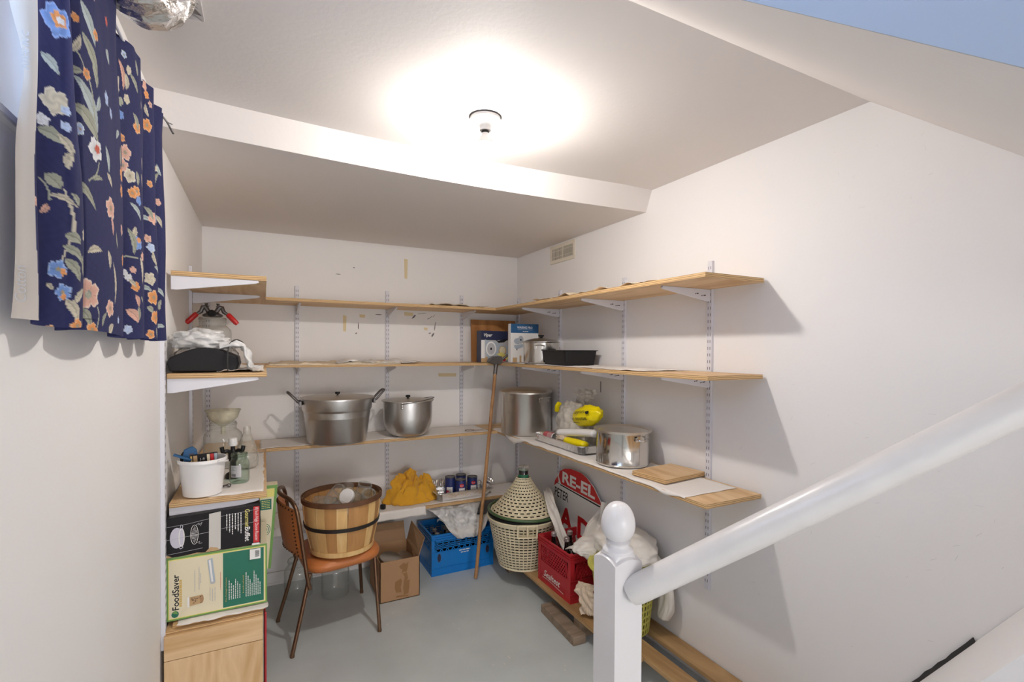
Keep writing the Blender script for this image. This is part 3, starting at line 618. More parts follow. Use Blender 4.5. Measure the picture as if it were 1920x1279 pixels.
# ---------------------------------------------------------------- newel post and handrail
NX, NY, HW = .8575, 1.045, .0455
t = thing('newel_post', 'square white painted newel post with a turned egg shaped finial', 'newel post', (NX, NY, 0))
def ring(z, r, k, lift=0, n=64):       # k: 0 square .. 1 round
    out = []
    for i in range(n):
        a = 2*pi*i/n; c_, s_ = cos(a), sin(a); q = 1/max(abs(c_), abs(s_)); rr = r*(q*(1-k)+k); e = (q-1)/.4142
        out.append((NX+rr*c_, NY+rr*s_, z+lift*(1-e)))
    return out
def loft(rings, m, mi=0):
    n = len(rings[0]); vs = [v for r in rings for v in r]; fs = []
    for k in range(len(rings)-1):
        for i in range(n): j = (i+1) % n; fs.append((k*n+i, k*n+j, (k+1)*n+j, (k+1)*n+i))
    fs.append(tuple(range(n))[::-1]); fs.append(tuple((len(rings)-1)*n+i for i in range(n))); m.add(vs, fs, mi); return m
build('post', loft([ring(0, HW, 0), ring(.5, HW, 0), ring(1.026, HW, 0), ring(1.034, HW-.0008, 0, .012), ring(1.040, HW-.008, .35, .010), ring(1.048, .041, .75, .005), ring(1.056, .0405, 1)], MB()), 'newel paint', t, ang=32)
fp = [(.0, 1.056), (.0405, 1.056), (.0415, 1.059), (.0405, 1.063), (.035, 1.066), (.0305, 1.071), (.029, 1.076), (.031, 1.080), (.0345, 1.083)]
for i in range(1, 25):
    a = i/25*pi; zc = 1.1335-.0535*cos(a) if i < 9 else 1.1335-.0545*cos(a); fp.append((max(.0345 if i < 4 else 0, .0455*sin(a)**.82*(1+.08*cos(a))), zc))
fp = [p for k, p in enumerate(fp) if k < 9 or p[1] > 1.085]+[(.0, 1.188)]
build('finial', MB().lathe(fp, 48, (NX, NY, 0)), 'newel paint', t, ang=50)
p0, p1 = V3((.872, .992, .967)), V3((1.332, .398, 1.499)); d = (p1-p0).normalized()
m = MB(); m.tube([p0-d*.012, p0+d*.004]+[p0+d*(.05+.04*i) for i in range(26)], [.034, .037]+[.037]*26, 40)
t = thing('handrail', 'round white painted wooden handrail rising from the newel post', 'handrail', tuple(p0))
build('rail', m, 'rail paint', t)
m = MB(); u = d.cross(V3((0, 0, 1))).normalized(); q = u.cross(d)
for s_, an in ((.79, 2.2), (.83, 1.8)):
    c = p0+d*s_-u*cos(an)*.0368+q*sin(an)*.0368*-1; m.T = Matrix.Translation(p0+d*s_+(u*-.62+q*.18).normalized()*.0365); m.lathe([(.0, -.0012), (.0035, -.0008), (.0035, .0008), (.0, .0012)], 10)
build('knot', m, 'plank wood', t)

# ---------------------------------------------------------------- lidded pots
def arc(c, r, a0, a1, u, v, n=14): return [tuple(V3(c)+V3(u)*r*cos(a0+(a1-a0)*i/n)+V3(v)*r*sin(a0+(a1-a0)*i/n)) for i in range(n+1)]
x, y, z = .430, 3.352, ZT[2]+.0062
t = thing('large_cooking_pot', 'biggest dented aluminium pot with two raised loop handles and flat lid', 'pot', (x, y, z))
build('body', MB().lathe([(.0, 0), (.165, 0), (.178, .006), (.184, .02), (.205, .20), (.212, .213), (.214, .217), (.222, .283), (.228, .286), (.228, .280), (.218, .279), (.208, .214), (.18, .02), (.0, .008)], 72, (x, y, z)), 'aluminium', t)
ld = build('lid', MB().lathe([(.0, .300), (.10, .2985), (.19, .292), (.214, .2885), (.231, .2885), (.231, .2865), (.0, .2865)], 72, (x, y, z)), 'pot lid alu', t)
build('lid_knob', MB().lathe([(.0, .298), (.006, .298), (.006, .306), (.015, .309), (.017, .318), (.013, .322), (.0, .322)], 24, (x, y, z)), 'black plastic', ld)
for s_ in (-1, 1):
    cx = x+s_*.226; m = MB()
    m.tube([(cx, y-.040, z+.262), (cx+s_*.012, y-.048, z+.268), (cx+s_*.058, y-.042, z+.318), (cx+s_*.070, y-.028, z+.328), (cx+s_*.070, y+.028, z+.328), (cx+s_*.058, y+.042, z+.318), (cx+s_*.012, y+.048, z+.268), (cx, y+.040, z+.262)], .0075, 10)
    m.box(cx-.006, y-.055, z+.245, cx+.006, y+.055, z+.272); build('handle', m, 'iron grey', t)
x, y = .905, 3.39
t = thing('bail_handle_pot', 'round-bottomed lidded aluminium pot with a wire bail handle', 'pot', (x, y, z))
build('body', MB().lathe([(.0, 0), (.09, .0), (.115, .006), (.145, .035), (.162, .08), (.168, .13), (.169, .236), (.176, .239), (.176, .243), (.165, .243), (.165, .13), (.11, .012), (.0, .006)], 64, (x, y, z)), 'aluminium', t)
ld = build('lid', MB().lathe([(.0, .260), (.08, .258), (.15, .249), (.168, .246), (.180, .247), (.180, .2435), (.0, .2435)], 64, (x, y, z)), 'pot lid alu', t)
build('lid_knob', MB().lathe([(.0, .258), (.005, .258), (.006, .264), (.016, .267), (.017, .276), (.012, .280), (.0, .280)], 24, (x, y, z)), 'black plastic', ld)
m = MB(); a0 = radians(-118); a1 = a0+pi; R = .182
pth = [(x+R*cos(a0+(a1-a0)*i/24), y+R*sin(a0+(a1-a0)*i/24), z+.232+.03*sin(pi*i/24)) for i in range(25)]
build('bail', m.tube(pth, .0028, 8), 'iron grey', t)
for a in (a0, a1):
    m = MB(); cx, cy = x+.171*cos(a), y+.171*sin(a)
    for dz in (.236, .222, .206): m.T = Matrix.Translation((cx, cy, z+dz))@Matrix.Rotation(a, 4, 'Z'); m.lathe([(.0, -.009), (.008, -.006), (.010, 0), (.008, .006), (.0, .009)], 12, ell=(.5, 1))
    build('bail_lug', m, 'stainless', t)
# tall stock pot
x, y = 1.712, 3.135; z = ZT[2]+.004
t = thing('stock_pot', 'tallest stainless stock pot with thick lid standing in the corner', 'pot', (x, y, z))
build('body', MB().lathe([(.0, 0), (.175, 0), (.181, .005), (.182, .010), (.182, .285), (.186, .29), (.186, .296), (.178, .296), (.178, .012), (.0, .006)], 72, (x, y, z)), 'stainless soft', t)
ld = build('lid', MB().lathe([(.0, .328), (.12, .326), (.17, .320), (.186, .312), (.194, .303), (.194, .2965), (.0, .2965)], 72, (x, y, z)), 'pot lid alu', t)
for an in (-75, 105):
    m = MB(); a = radians(an); m.T = Matrix.Translation((x, y, z))@Matrix.Rotation(a, 4, 'Z')
    m.tube([(.182, -.045, .262), (.192, -.046, .266), (.205, -.04, .268), (.207, 0, .268), (.205, .04, .268), (.192, .046, .266), (.182, .045, .262)], .0045, 8)
    m.box(.1815, -.052, .235, .1845, -.038, .272).box(.1815, .038, .235, .1845, .052, .272)
    for q in (.240, .255): m.lathe([(.0, -.003), (.004, 0), (.0, .003)], 8, (.186, -.045, q)).lathe([(.0, -.003), (.004, 0), (.0, .003)], 8, (.186, .045, q))
    build('handle', m, 'stainless', t)
# wide steel pot without knob
x, y = 1.718, 2.062; z = ZT[2]+.004
t = thing('wide_steel_pot', 'shiny wide stainless pot with flat sunken lid on the low right shelf', 'pot', (x, y, z))
build('body', MB().lathe([(.0, 0), (.128, 0), (.139, .004), (.142, .012), (.139, .016), (.139, .165), (.143, .171), (.143, .174), (.136, .174), (.135, .018), (.0, .006)], 72, (x, y, z)), 'stainless', t)
build('lid', MB().lathe([(.0, .180), (.100, .180), (.132, .178), (.138, .183), (.150, .188), (.1525, .186), (.150, .176), (.144, .1745), (.0, .1745)], 72, (x, y, z)), 'pot lid alu', t)
for an in (-86, 94):
    m = MB(); m.T = Matrix.Translation((x, y, z))@Matrix.Rotation(radians(an), 4, 'Z')
    m.tube(arc((.139, 0, .150), .036, pi*.0, pi, (0, 1, 0), (.85, 0, -.2)), .0035, 8); m.box(.1385, -.046, .138, .1415, -.028, .160).box(.1385, .028, .138, .1415, .046, .160)
    build('handle', m, 'stainless', t)
# small pot on the middle right shelf
x, y = 1.690, 2.885; z = ZT[1]+.0062
t = thing('small_steel_pot', 'small steel pot with domed lid and black knob behind the tray', 'pot', (x, y, z))
build('body', MB().lathe([(.0, 0), (.108, 0), (.118, .006), (.120, .018), (.121, .10), (.124, .138), (.128, .142), (.126, .145), (.118, .142), (.115, .02), (.0, .006)], 64, (x, y, z)), 'stainless', t)
ld = build('lid', MB().lathe([(.0, .172), (.05, .170), (.10, .158), (.121, .149), (.131, .147), (.131, .1445), (.0, .1455)], 64, (x, y, z)), 'stainless soft', t)
build('lid_knob', MB().lathe([(.0, .170), (.010, .170), (.011, .178), (.022, .188), (.023, .194), (.0, .196)], 24, (x, y, z), ell=(1, .7)), 'black plastic', ld)
m = MB(); m.T = Matrix.Translation((x, y, z))@Matrix.Rotation(radians(-125), 4, 'Z'); m.tube(arc((.122, 0, .118), .032, 0, pi, (0, 1, 0), (.8, 0, .1)), .003, 8); m.box(.121, -.036, .10, .1235, -.024, .125).box(.121, .024, .10, .1235, .036, .125); build('handle', m, 'stainless', t)

# ---------------------------------------------------------------- black rectangular tray
def rrect(hx, hy, r, n=10):
    out = []
    for cx, cy, a in ((hx-r, hy-r, 0), (-hx+r, hy-r, pi/2), (-hx+r, -hy+r, pi), (hx-r, -hy+r, 1.5*pi)):
        for i in range(n+1): out.append((cx+r*cos(a+pi/2*i/n), cy+r*sin(a+pi/2*i/n)))
    return out
def rloft(m, levels, n=10, mi=0, cap0=True, cap1=True, mod=None):   # levels: (hx, hy, r, z)
    R = []
    for hx, hy, r, zz in levels:
        q = rrect(hx, hy, r, n); R.append([(a, b, zz) for a, b in q])
    k = len(R[0]); vs = [v for r in R for v in r]; fs = []
    for j in range(len(R)-1):
        for i in range(k): i2 = (i+1) % k; fs.append((j*k+i, j*k+i2, (j+1)*k+i2, (j+1)*k+i))
    if cap0: fs.append(tuple(range(k))[::-1])
    if cap1: fs.append(tuple((len(R)-1)*k+i for i in range(k)))
    return m.add(vs, fs, mi)
t = thing('black_plastic_tray', 'deep black rectangular plastic tray beside the small steel pot', 'tray', (1.738, 2.615, ZT[1]+.006))
m = MB(); m.T = Matrix.Translation((1.738, 2.615, ZT[1]+.006))
rloft(m, [(.106, .128, .012, 0), (.118, .140, .014, .086), (.126, .148, .016, .088), (.126, .148, .016, .092), (.114, .136, .012, .0915), (.102, .124, .01, .004)])
build('tub', m, 'black plastic', t, ang=30)

# ---------------------------------------------------------------- boxes in the far corner
t = thing('panel_offcut', 'reddish stained plywood panel leaning on the back wall in the corner', 'wood panel', (1.67, 3.62, ZT[1]+.001))
m = MB(); m.T = Matrix.Translation((1.67, 3.612, ZT[1]+.0015))@Matrix.Rotation(-.045, 4, 'X'); m.box(-.195, -.006, 0, .20, .006, .335); build('panel', m, 'stain ply', t, bevel=.001)
def carton(name, label, c, size, rz, mats, hid=0, cat='box', group=None, tilt=0):
    t = thing(name, label, cat, c, group); w_, d_, h_ = size
    T = Matrix.Translation(c)@Matrix.Rotation(rz, 4, 'Z')@Matrix.Rotation(tilt, 4, 'Y')
    m = MB(); m.T = T; m.box(-w_/2, 0, 0, w_/2, d_, h_); build('carton', m, mats, t, bevel=.002, smooth=False)
    R = T.to_3x3(); o = T @ V3((-w_/2, 0, 0)); u = R @ V3((1, 0, 0)); v = R @ V3((0, 0, 1))
    return t, Print(o, u, v, R @ V3((0, -1, 0))), T
t, pr, T = carton('slicer_booklet_box', 'torn dark box with food slicer picture behind the stick head', (1.555, 3.345, ZT[1]+.004), (.235, .07, .235), .10, 'print navy')
pr.rect(.0, .0, .235, .165, 'print grey').rect(0, 0, .03, .165, 'print white').rect(.0, .0, .235, .03, 'print tan')
pr.poly([(.03, .17), (.235, .12), (.235, .0), (.05, .02)], 'print steel'); pr.ell(.085, .10, .045, .055, 'print white').ell(.085, .10, .034, .044, 'print grey').ell(.085, .1, .008, .010, 'print black')
pr.poly([(.12, .17), (.15, .145), (.20, .15), (.23, .17), (.20, .175), (.15, .16)], 'print black'); pr.ell(.185, .085, .034, .038, 'print tan').ell(.185, .088, .026, .030, 'box cream'); pr.poly([(.13, .06), (.20, .03), (.235, .04), (.18, .075)], 'print yellow')
pr.ell(.20, .022, .02, .016, 'print red').ell(.222, .03, .012, .014, 'print yellow').rect(.035, .005, .055, .04, 'print tan')
pr.text('Viper', .022, .192, .034, 'print white', shear=.25, bold=.02); pr.done('printed_front', t)
t, pr, T = carton('slicer_box', 'upright white and blue food slicer box behind the small steel pot', (1.712, 3.16, ZT[1]+.006), (.225, .05, .282), -.05, 'print white')
# the front of this box is partly hidden by the small pot
pr.rect(0, .215, .225, .282, 'print blue').text('WARING PRO', .05, .247, .023, 'print white', width=.125, bold=.012).dashes(.055, .238, .12, .004, 'print steel').dashes(.095, .223, .045, .007, 'print white')
pr.ell(.055, .155, .03, .022, 'print steel').ell(.08, .165, .022, .030, 'print grey').ell(.08, .167, .015, .022, 'print steel').ell(.08, .165, .006, .007, 'print black')
pr.poly([(.025, .125), (.095, .135), (.105, .115), (.05, .095), (.03, .105)], 'print steel').rect(.045, .088, .052, .10, 'print black').rect(.015, .0, .05, .035, 'print tan').rect(.07, .0, .085, .05, 'print tan').done('printed_front', t)

# ---------------------------------------------------------------- leaning stick with metal head
a, b = V3((1.314, 3.125, .006)), V3((1.528, 3.268, 1.47)); d = (b-a).normalized()
t = thing('leaning_stick', 'worn wooden stick with grey metal head leaning on the back shelves', 'stick', tuple(a))
build('handle', MB().tube([a+(b-a)*(i/14)+V3((.003*nz(i*.4, 1), .002*nz(i*.5, 4), 0)) for i in range(15)], [.0125+.0008*nz(i*.7, 2) for i in range(15)], 14), 'stick wood', t)
hd = V3((1.532, 3.27, 1.50)); m = MB().tube([b-d*.055, b+d*.01], .0145, 14).tube([b, b+d*.045], [.016, .02], 14)
m.prism([(-.075, .02), (-.03, .0), (.03, -.005), (.045, .02), (.035, .05), (-.02, .055), (-.06, .04)], hd+V3((-.0, -.035, -.005)), (.95, .1, .1), (0, .1, 1), (0, .055, .0))
m.tube([hd+V3((.02, 0, 0)), hd+V3((.08, -.01, .05)), hd+V3((.13, -.01, .07))], .009, 8)
build('head', m, 'iron grey', t)

# ---------------------------------------------------------------- plywood offcut, cord on low shelf
t = thing('plywood_offcut', 'square plywood offcut lying on the low right shelf end', 'wood panel', (1.75, 1.755, ZT[2]+.004))
m = MB(); T = Matrix.Translation((1.742, 1.755, ZT[2]+.006))@Matrix.Rotation(radians(6), 4, 'Z'); m.T = T
m.box(-.14, -.10, 0, .14, .10, .0095, 0, 1); build('board', m, ['ply Y', 'ply edge'], t, smooth=False)
m = MB(); m.T = T; m.box(-.138, -.102, .0098, .141, .099, .021, 0, 1); build('board', m, ['ply Y', 'ply edge'], t, smooth=False)
tag(build('wire_loop', MB().tube([(1.36+.035*cos(i/16*2*pi), 3.36+.03*sin(i/16*2*pi), ZT[2]+.010) for i in range(16)]+[(1.42, 3.34, ZT[2]+.01), (1.46, 3.33, ZT[2]+.012)], .0022, 6), 'bronze tube', loc=(1.36, 3.36, ZT[2]+.005)), 'small loop of brown wire on the low back shelf behind the stick', 'wire')
# ---------------------------------------------------------------- jars
def jar_prof(r, h, nr, nh, foot=.0):      # single-walled jar outline
    return [(.0, .004), (r*.8, .0), (r*.95, .004), (r, .014), (r, h-nh-r*.45), (r*.96, h-nh-r*.25), (nr+.25*(r-nr), h-nh-r*.05), (nr, h-nh), (nr, h-nh*.55), (nr+.003, h-nh*.5), (nr, h-nh*.42), (nr, h-nh*.25), (nr+.003, h-nh*.18), (nr, h-.002), (nr-.003, h), (nr-.004, h-.004)]
def jar(name, label, c, r, h, nr, nh, glass='jar glass', T=None, group=None, lid=None, cat='jar'):
    t = thing(name, label, cat, c, group); m = MB(); m.T = Matrix.Translation(c)@(T or Matrix()); m.lathe(jar_prof(r, h, nr, nh), 40, caps=False)
    build('glass', m, glass, t)
    m = MB(); m.T = Matrix.Translation(c)@(T or Matrix()); m.lathe([(nr+.0015, h-.012), (nr+.005, h-.009), (nr+.0015, h-.006)], 36, caps=False).lathe([(nr-.002, h-.001), (nr+.001, h+.001), (nr+.0015, h-.002)], 36, caps=False); build('rim', m, glass, t)
    if lid:
        m = MB(); m.T = Matrix.Translation(c)@(T or Matrix()); m.lathe([(.0, h+.004), (nr+.004, h+.004), (nr+.006, h+.002), (nr+.006, h-.014), (nr+.003, h-.014)], 36, caps=False); build('lid', m, lid, t)
    return t
def stub(o): return o
z = ZT[2]+.004
# white bucket with its contents
t = thing('white_bucket', 'small white plastic bucket with wire-less handle holding packets', 'bucket', (-.226, 2.388, z))
t['label'] = 'small white plastic bucket with folded down handle on the low left shelf'
build('body', MB().lathe([(.0, 0), (.066, 0), (.070, .003), (.082, .131), (.083, .135), (.088, .136), (.089, .147), (.087, .150), (.083, .150), (.081, .133), (.068, .004), (.0, .004)], 56, (-.226, 2.388, z)), 'white plastic', t)
m = MB(); R = .0915
build('bail', m.tube([(-.226+R*cos(a), 2.388+R*sin(a), z+.143-.018*sin((a-radians(-50)))*1.0) for a in [radians(-50+180*i/20) for i in range(21)]], .0028, 8, flat=1.4), 'white plastic', t)
def boxy(name, label, cat, c, sz, rot, mats, prints=None, part='carton'):
    t = thing(name, label, cat, c); m = MB(); T = Matrix.Translation(c)@rot; m.T = T
    m.box(-sz[0]/2, -sz[1]/2, 0, sz[0]/2, sz[1]/2, sz[2]); build(part, m, mats, t, smooth=False, bevel=.001)
    if prints:
        R = T.to_3x3(); pr = Print(T @ V3((-sz[0]/2, -sz[1]/2, 0)), R @ V3((1, 0, 0)), R @ V3((0, 0, 1)), R @ V3((0, -1, 0))); prints(pr); pr.done('printed_front', t)
    return t
RX = lambda a: Matrix.Rotation(radians(a), 4, 'X'); RYY = lambda a: Matrix.Rotation(radians(a), 4, 'Y'); RZ = lambda a: Matrix.Rotation(radians(a), 4, 'Z')
boxy('seed_packet_box', 'small dark packet with orange and blue print standing in the bucket', 'packet', (-.215, 2.385, z+.078), (.095, .018, .088), RYY(-4), 'print black',
     lambda p: p.rect(.0, .062, .095, .088, 'print black').rect(.0, .055, .006, .086, 'print gold').rect(.010, .055, .024, .086, 'print tan').rect(.058, .055, .068, .086, 'box cream').rect(.07, .055, .082, .086, 'print red').rect(.084, .055, .095, .086, 'print steel').text('1-9', .034, .064, .014, 'print white', rot=0))
t = thing('blue_stapler', 'dark blue metal gripping tool sticking up out of the bucket', 'tool', (-.246, 2.40, z+.05))
m = MB(); m.T = Matrix.Translation((-.248, 2.405, z+.062))@RYY(-12); m.prism([(-.026, .04), (.020, .04), (.024, .12), (.012, .135), (-.018, .13), (-.03, .10)], (0, -.007, 0), (1, 0, 0), (0, 0, 1), (0, .014, 0)); build('body', m, 'print blue', t, bevel=.003)
m = MB(); m.T = Matrix.Translation((-.248, 2.397, z+.062))@RYY(-12); m.box(-.004, -.0015, .07, .012, .0, .108); build('slot', m, 'slot black', t)
m = MB(); m.tube(spline([(-.28, 2.40, z+.09), (-.302, 2.41, z+.12), (-.300, 2.41, z+.157), (-.278, 2.41, z+.182), (-.262, 2.41, z+.177)]), .008, 8); build('grip', m, 'black plastic', t)
t = thing('blue_flat_tool', 'blue flat strip leaning out over the bucket rim at the left', 'tool', (-.295, 2.37, z+.09))
m = MB(); m.T = Matrix.Translation((-.295, 2.375, z+.160))@RYY(24); m.box(-.032, -.01, -.004, .035, .01, .004); build('strip', m, 'print blue', t, bevel=.001)
# corkscrew, mason jar, keys
t = thing('black_corkscrew', 'black lever corkscrew standing between bucket and mason jar', 'corkscrew', (-.128, 2.62, z))
m = MB(); m.lathe([(.0, 0), (.032, 0), (.034, .006), (.030, .020), (.014, .03), (.012, .075), (.02, .085), (.02, .12), (.010, .13), (.008, .15), (.0, .15)], 24, (-.128, 2.62, z))
build('body', m, 'black plastic', t)
for s_ in (-1, 1): build('lever', MB().tube(spline([(-.128, 2.62, z+.110), (-.128+s_*.022, 2.61, z+.128), (-.128+s_*.038, 2.60, z+.125), (-.128+s_*.044, 2.60, z+.150)]), .009, 10), 'black plastic', t)
build('cap', MB().lathe([(.0, .15), (.018, .15), (.02, .156), (.018, .185), (.0, .187)], 24, (-.128, 2.62, z)), 'white plastic', t)
t = jar('mason_jar', 'open glass preserving jar with a paper label beside the bucket', (-.098, 2.525, z), .0405, .130, .032, .026, 'jar green')
def cyl(cx, cy, cz, r, a0): return lambda x, y, k: V3((cx+(r+k)*cos(a0+x/r), cy+(r+k)*sin(a0+x/r), cz+y))
pr = Print((0, 0, 0), (1, 0, 0), (0, 0, 1)); pr.fn = cyl(-.098, 2.525, z, .0408, radians(-140))
for i in range(8): pr.rect(i*.0055, .03, (i+1)*.0055, .082, 'print grey')
pr.k = 2
for q in (.073, .066, .060): pr.dashes(.005, q, .034, .003, 'print dark green')
for i in range(9): pr.rect(.004+i*.0022, .033, .005+i*.0022, .046, 'print black')
pr.done('paper_label', t)
tag(build('key_ring', MB().tube([(-.145+.016*cos(i/12*2*pi), 2.455+.012*sin(i/12*2*pi), z+.006+.004*sin(i)) for i in range(12)], .0025, 6, closed=True).tube([(-.16, 2.44, z+.004), (-.15, 2.46, z+.008), (-.135, 2.45, z+.004)], .003, 6), 'iron grey', loc=(-.145, 2.455, z)), 'small dark metal clasp lying in front of the mason jar', 'clasp')
# big jars at the back of the left shelves
t = jar('large_glass_jar', 'big clear glass jar with a cream funnel on its neck', (-.185, 2.90, z), .088, .225, .060, .035)
t = thing('cream_funnel', 'wide cream plastic funnel set in the mouth of the big jar', 'funnel', (-.185, 2.90, z+.226))
build('cone', MB().lathe([(.010, -.06), (.012, -.02), (.05, .006), (.066, .022), (.074, .05), (.078, .058), (.081, .060), (.081, .063), (.076, .063)], 40, (-.185, 2.90, z+.226), caps=False), 'funnel plastic', t)
tag(build('clear_bottle', MB().lathe([(.0, 0), (.03, .0), (.05, .012), (.052, .05), (.045, .10), (.028, .15), (.016, .18), (.016, .21)], 32, (-.075, 2.80, z), caps=False), 'cloudy plastic', loc=(-.075, 2.80, z)), 'clear tapering plastic bottle between the big jar and the mason jar', 'bottle')
z = ZT[1]+.002
t = jar('tall_preserving_jar', 'tall wide glass jar under the red-handled capper on the middle left shelf', (-.232, 2.93, z), .085, .252, .060, .040)
t = thing('bottle_capper', 'metal bottle capper with two red grips on top of the tall glass jar', 'capper', (-.232, 2.93, z+.252))
c = V3((-.232, 2.93, z+.2535)); m = MB(); m.lathe([(.0, 0), (.036, 0), (.045, .006), (.045, .014), (.030, .022), (.026, .035), (.0, .037)], 28, c)
build('bell', m, 'iron grey', t)
build('magnet', MB().lathe([(.0, -.001), (.02, .0), (.02, .004), (.0, .005)], 20, (0, 0, 0)).add([], []), 'black plastic', t) if False else None
m = MB(); m.T = Matrix.Translation(c+V3((0, -.047, .017)))@RX(80); m.lathe([(.0, -.004), (.019, -.004), (.019, .004), (.012, .005), (.0, .003)], 24); build('socket', m, 'black plastic', t)
for s_ in (-1, 1):
    m = MB(); m.tube([c+V3((s_*.018, -.01, .03)), c+V3((s_*.032, -.01, .055)), c+V3((s_*.042, -.012, .052)), c+V3((s_*.050, -.012, .028)), c+V3((s_*.072, -.014, .012))], [.011, .012, .010, .010, .007], 10)
    m.tube([c+V3((s_*.02, -.02, .052)), c+V3((s_*.03, -.02, .068)), c+V3((s_*.018, -.02, .066))], .005, 8)
    lv = build('lever', m, 'iron grey', t)
    build('grip', MB().tube([c+V3((s_*.066, -.014, .018)), c+V3((s_*.072, -.014, .012)), c+V3((s_*.105, -.02, -.025)), c+V3((s_*.112, -.02, -.032))], [.010, .013, .0125, .010], 12), 'red grip', lv)
# black appliance in a bag
t = thing('black_appliance', 'black arched kitchen appliance wrapped in a clear bag on the left shelf', 'appliance', (-.215, 2.40, z))
pl = [(-.11, 0), (.115, 0), (.125, .03), (.12, .058)]+[(.12-.23*i/10, .058+.038*sin(pi*i/10)) for i in range(1, 10)]+[(-.115, .055), (-.122, .03)]
build('body', MB().prism(pl, (-.215, 2.30, z+.003), (1, 0, 0), (0, 0, 1), (0, .24, 0)), 'dark grey plastic', t, bevel=.006)
build('cord', MB().tube(spline([(-.13, 2.292, z+.006), (-.13, 2.290, z+.07), (-.122, 2.30, z+.115), (-.10, 2.31, z+.132), (-.075, 2.33, z+.118), (-.065, 2.36, z+.09)]), .0028, 8), 'rubber', t)
def blob(name, label, cat, c, r, mt, amp=.25, fr=4, seed=0, n=(72, 48), flatb=True, sharp=1, group=None, solid=0, zr=None, cut=-1.0):
    def fn(u, v):
        a = 2*pi*u; b = -pi/2+pi*v; d = V3((cos(a)*cos(b), sin(a)*cos(b), sin(b)))
        q = noise.noise(d*fr*.5+V3((seed, 0, 0)))*.6+(abs(noise.noise(d*fr+V3((seed, 3, 0))))-.25)*sharp+.35*abs(noise.noise(d*fr*2.3+V3((seed, 9, 1))))
        p = V3((d.x*r[0], d.y*r[1], d.z*r[2]))*(1+amp*q)
        if flatb: p.z = max(p.z, -r[2]*.8)
        return V3(c)+V3((0, 0, r[2]*.8))+p
    o = build(name, MB().sheet(fn, *n), mt, loc=c, ang=180, solid=solid); return tag(o, label, cat, group)
blob('clear_plastic_bag', 'crinkled clear plastic bag around the black appliance', 'plastic bag', (-.215, 2.465, z+.001), (.122, .135, .066), 'clear film', .10, 4, 2)
blob('white_plastic_bag', 'crumpled white plastic bag lying on top of the black appliance', 'plastic bag', (-.228, 2.42, z+.092), (.100, .085, .044), 'white film', .32, 2.6, 7, sharp=1.3)
def drape(name, label, cat, path, width, mt, seed=0, amp=.02, n=(30, 60), wdir=(0, 1, 0), fr=9, solid=.0012, taper=None, group=None, folds=0, edge=0):
    P = [V3(p) for p in spline(path, 10)]; W = V3(wdir).normalized()
    def fn(u, v):
        k = v*(len(P)-1); i = min(int(k), len(P)-2); p = P[i].lerp(P[i+1], k-i); tt = (P[i+1]-P[i]).normalized(); nn = tt.cross(W).normalized()
        wd = width*(taper(v) if taper else 1)
        h = amp*(nz(u*fr*.35+seed, v*fr*.7, seed)*1.2+abs(nz(u*fr+seed, v*fr*.5, 2))*1.1)+(folds and .35*amp*sin(u*folds*2*pi+2*sin(v*4+seed)))
        return p+W*(u-.5)*wd*(1+edge*nz(v*6, seed))+nn*h
    o = build(name, MB().sheet(fn, *n), mt, loc=P[0], ang=180, solid=solid); return tag(o, label, cat, group)
drape('white_plastic_sheet', 'white plastic bag end hanging down at the right of the appliance', 'plastic bag', [(-.16, 2.36, z+.10), (-.11, 2.35, z+.108), (-.075, 2.34, z+.10), (-.06, 2.335, z+.05), (-.045, 2.33, z+.012), (-.01, 2.33, z+.010)], .12, 'white film', 4, .016, folds=3)

# ---------------------------------------------------------------- wooden crate, cartons on it
t = thing('plywood_crate', 'pale plywood crate standing on the floor at the left wall', 'crate', (-.17, 2.38, 0))
xa, xb, ya, yb = -.334, -.003, 2.205, 2.62
for (za, zb) in ((0, .10), (.102, .418), (.420, .512)): build('front_plank', MB().box(xa, ya, za, xb, ya+.018, zb), 'ply Z' if zb < .42 else 'ply X', t, bevel=.0015, smooth=False)
build('side_panel', MB().box(xb-.018, ya+.018, 0, xb, yb, .508), 'ply Z', t, smooth=False); build('side_panel', MB().box(xa, ya+.018, 0, xa+.018, yb, .508), 'ply Z', t, smooth=False)
build('back_panel', MB().box(xa, yb, 0, xb, yb+.015, .508), 'ply Z', t, smooth=False); build('top_panel', MB().box(xa+.002, ya+.018, .512, xb+.0, yb+.015, .524, 0, 1), ['ply X', 'ply edge'], t, smooth=False)
build('top_panel', MB().box(xa+.022, ya+.04, .5242, xb+.008, yb+.015, .536, 0, 1), ['ply X', 'ply edge'], t, smooth=False)
tag(build('red_plastic_box', MB().box(.0, 2.235, .0, .006, 2.60, .512).box(.0, 2.235, .0, .010, 2.245, .512), 'red plastic', loc=(.01, 2.4, 0), bevel=.002), 'thin red plastic container edge standing right of the plywood crate', 'container')
liner(-.30, 2.222, .010, 2.60, .5362, 'torn white paper between the plywood crate and the cartons', amp=.004, seed=21, n=(40, 20), jit=.01, h0=.001, name='torn_paper')
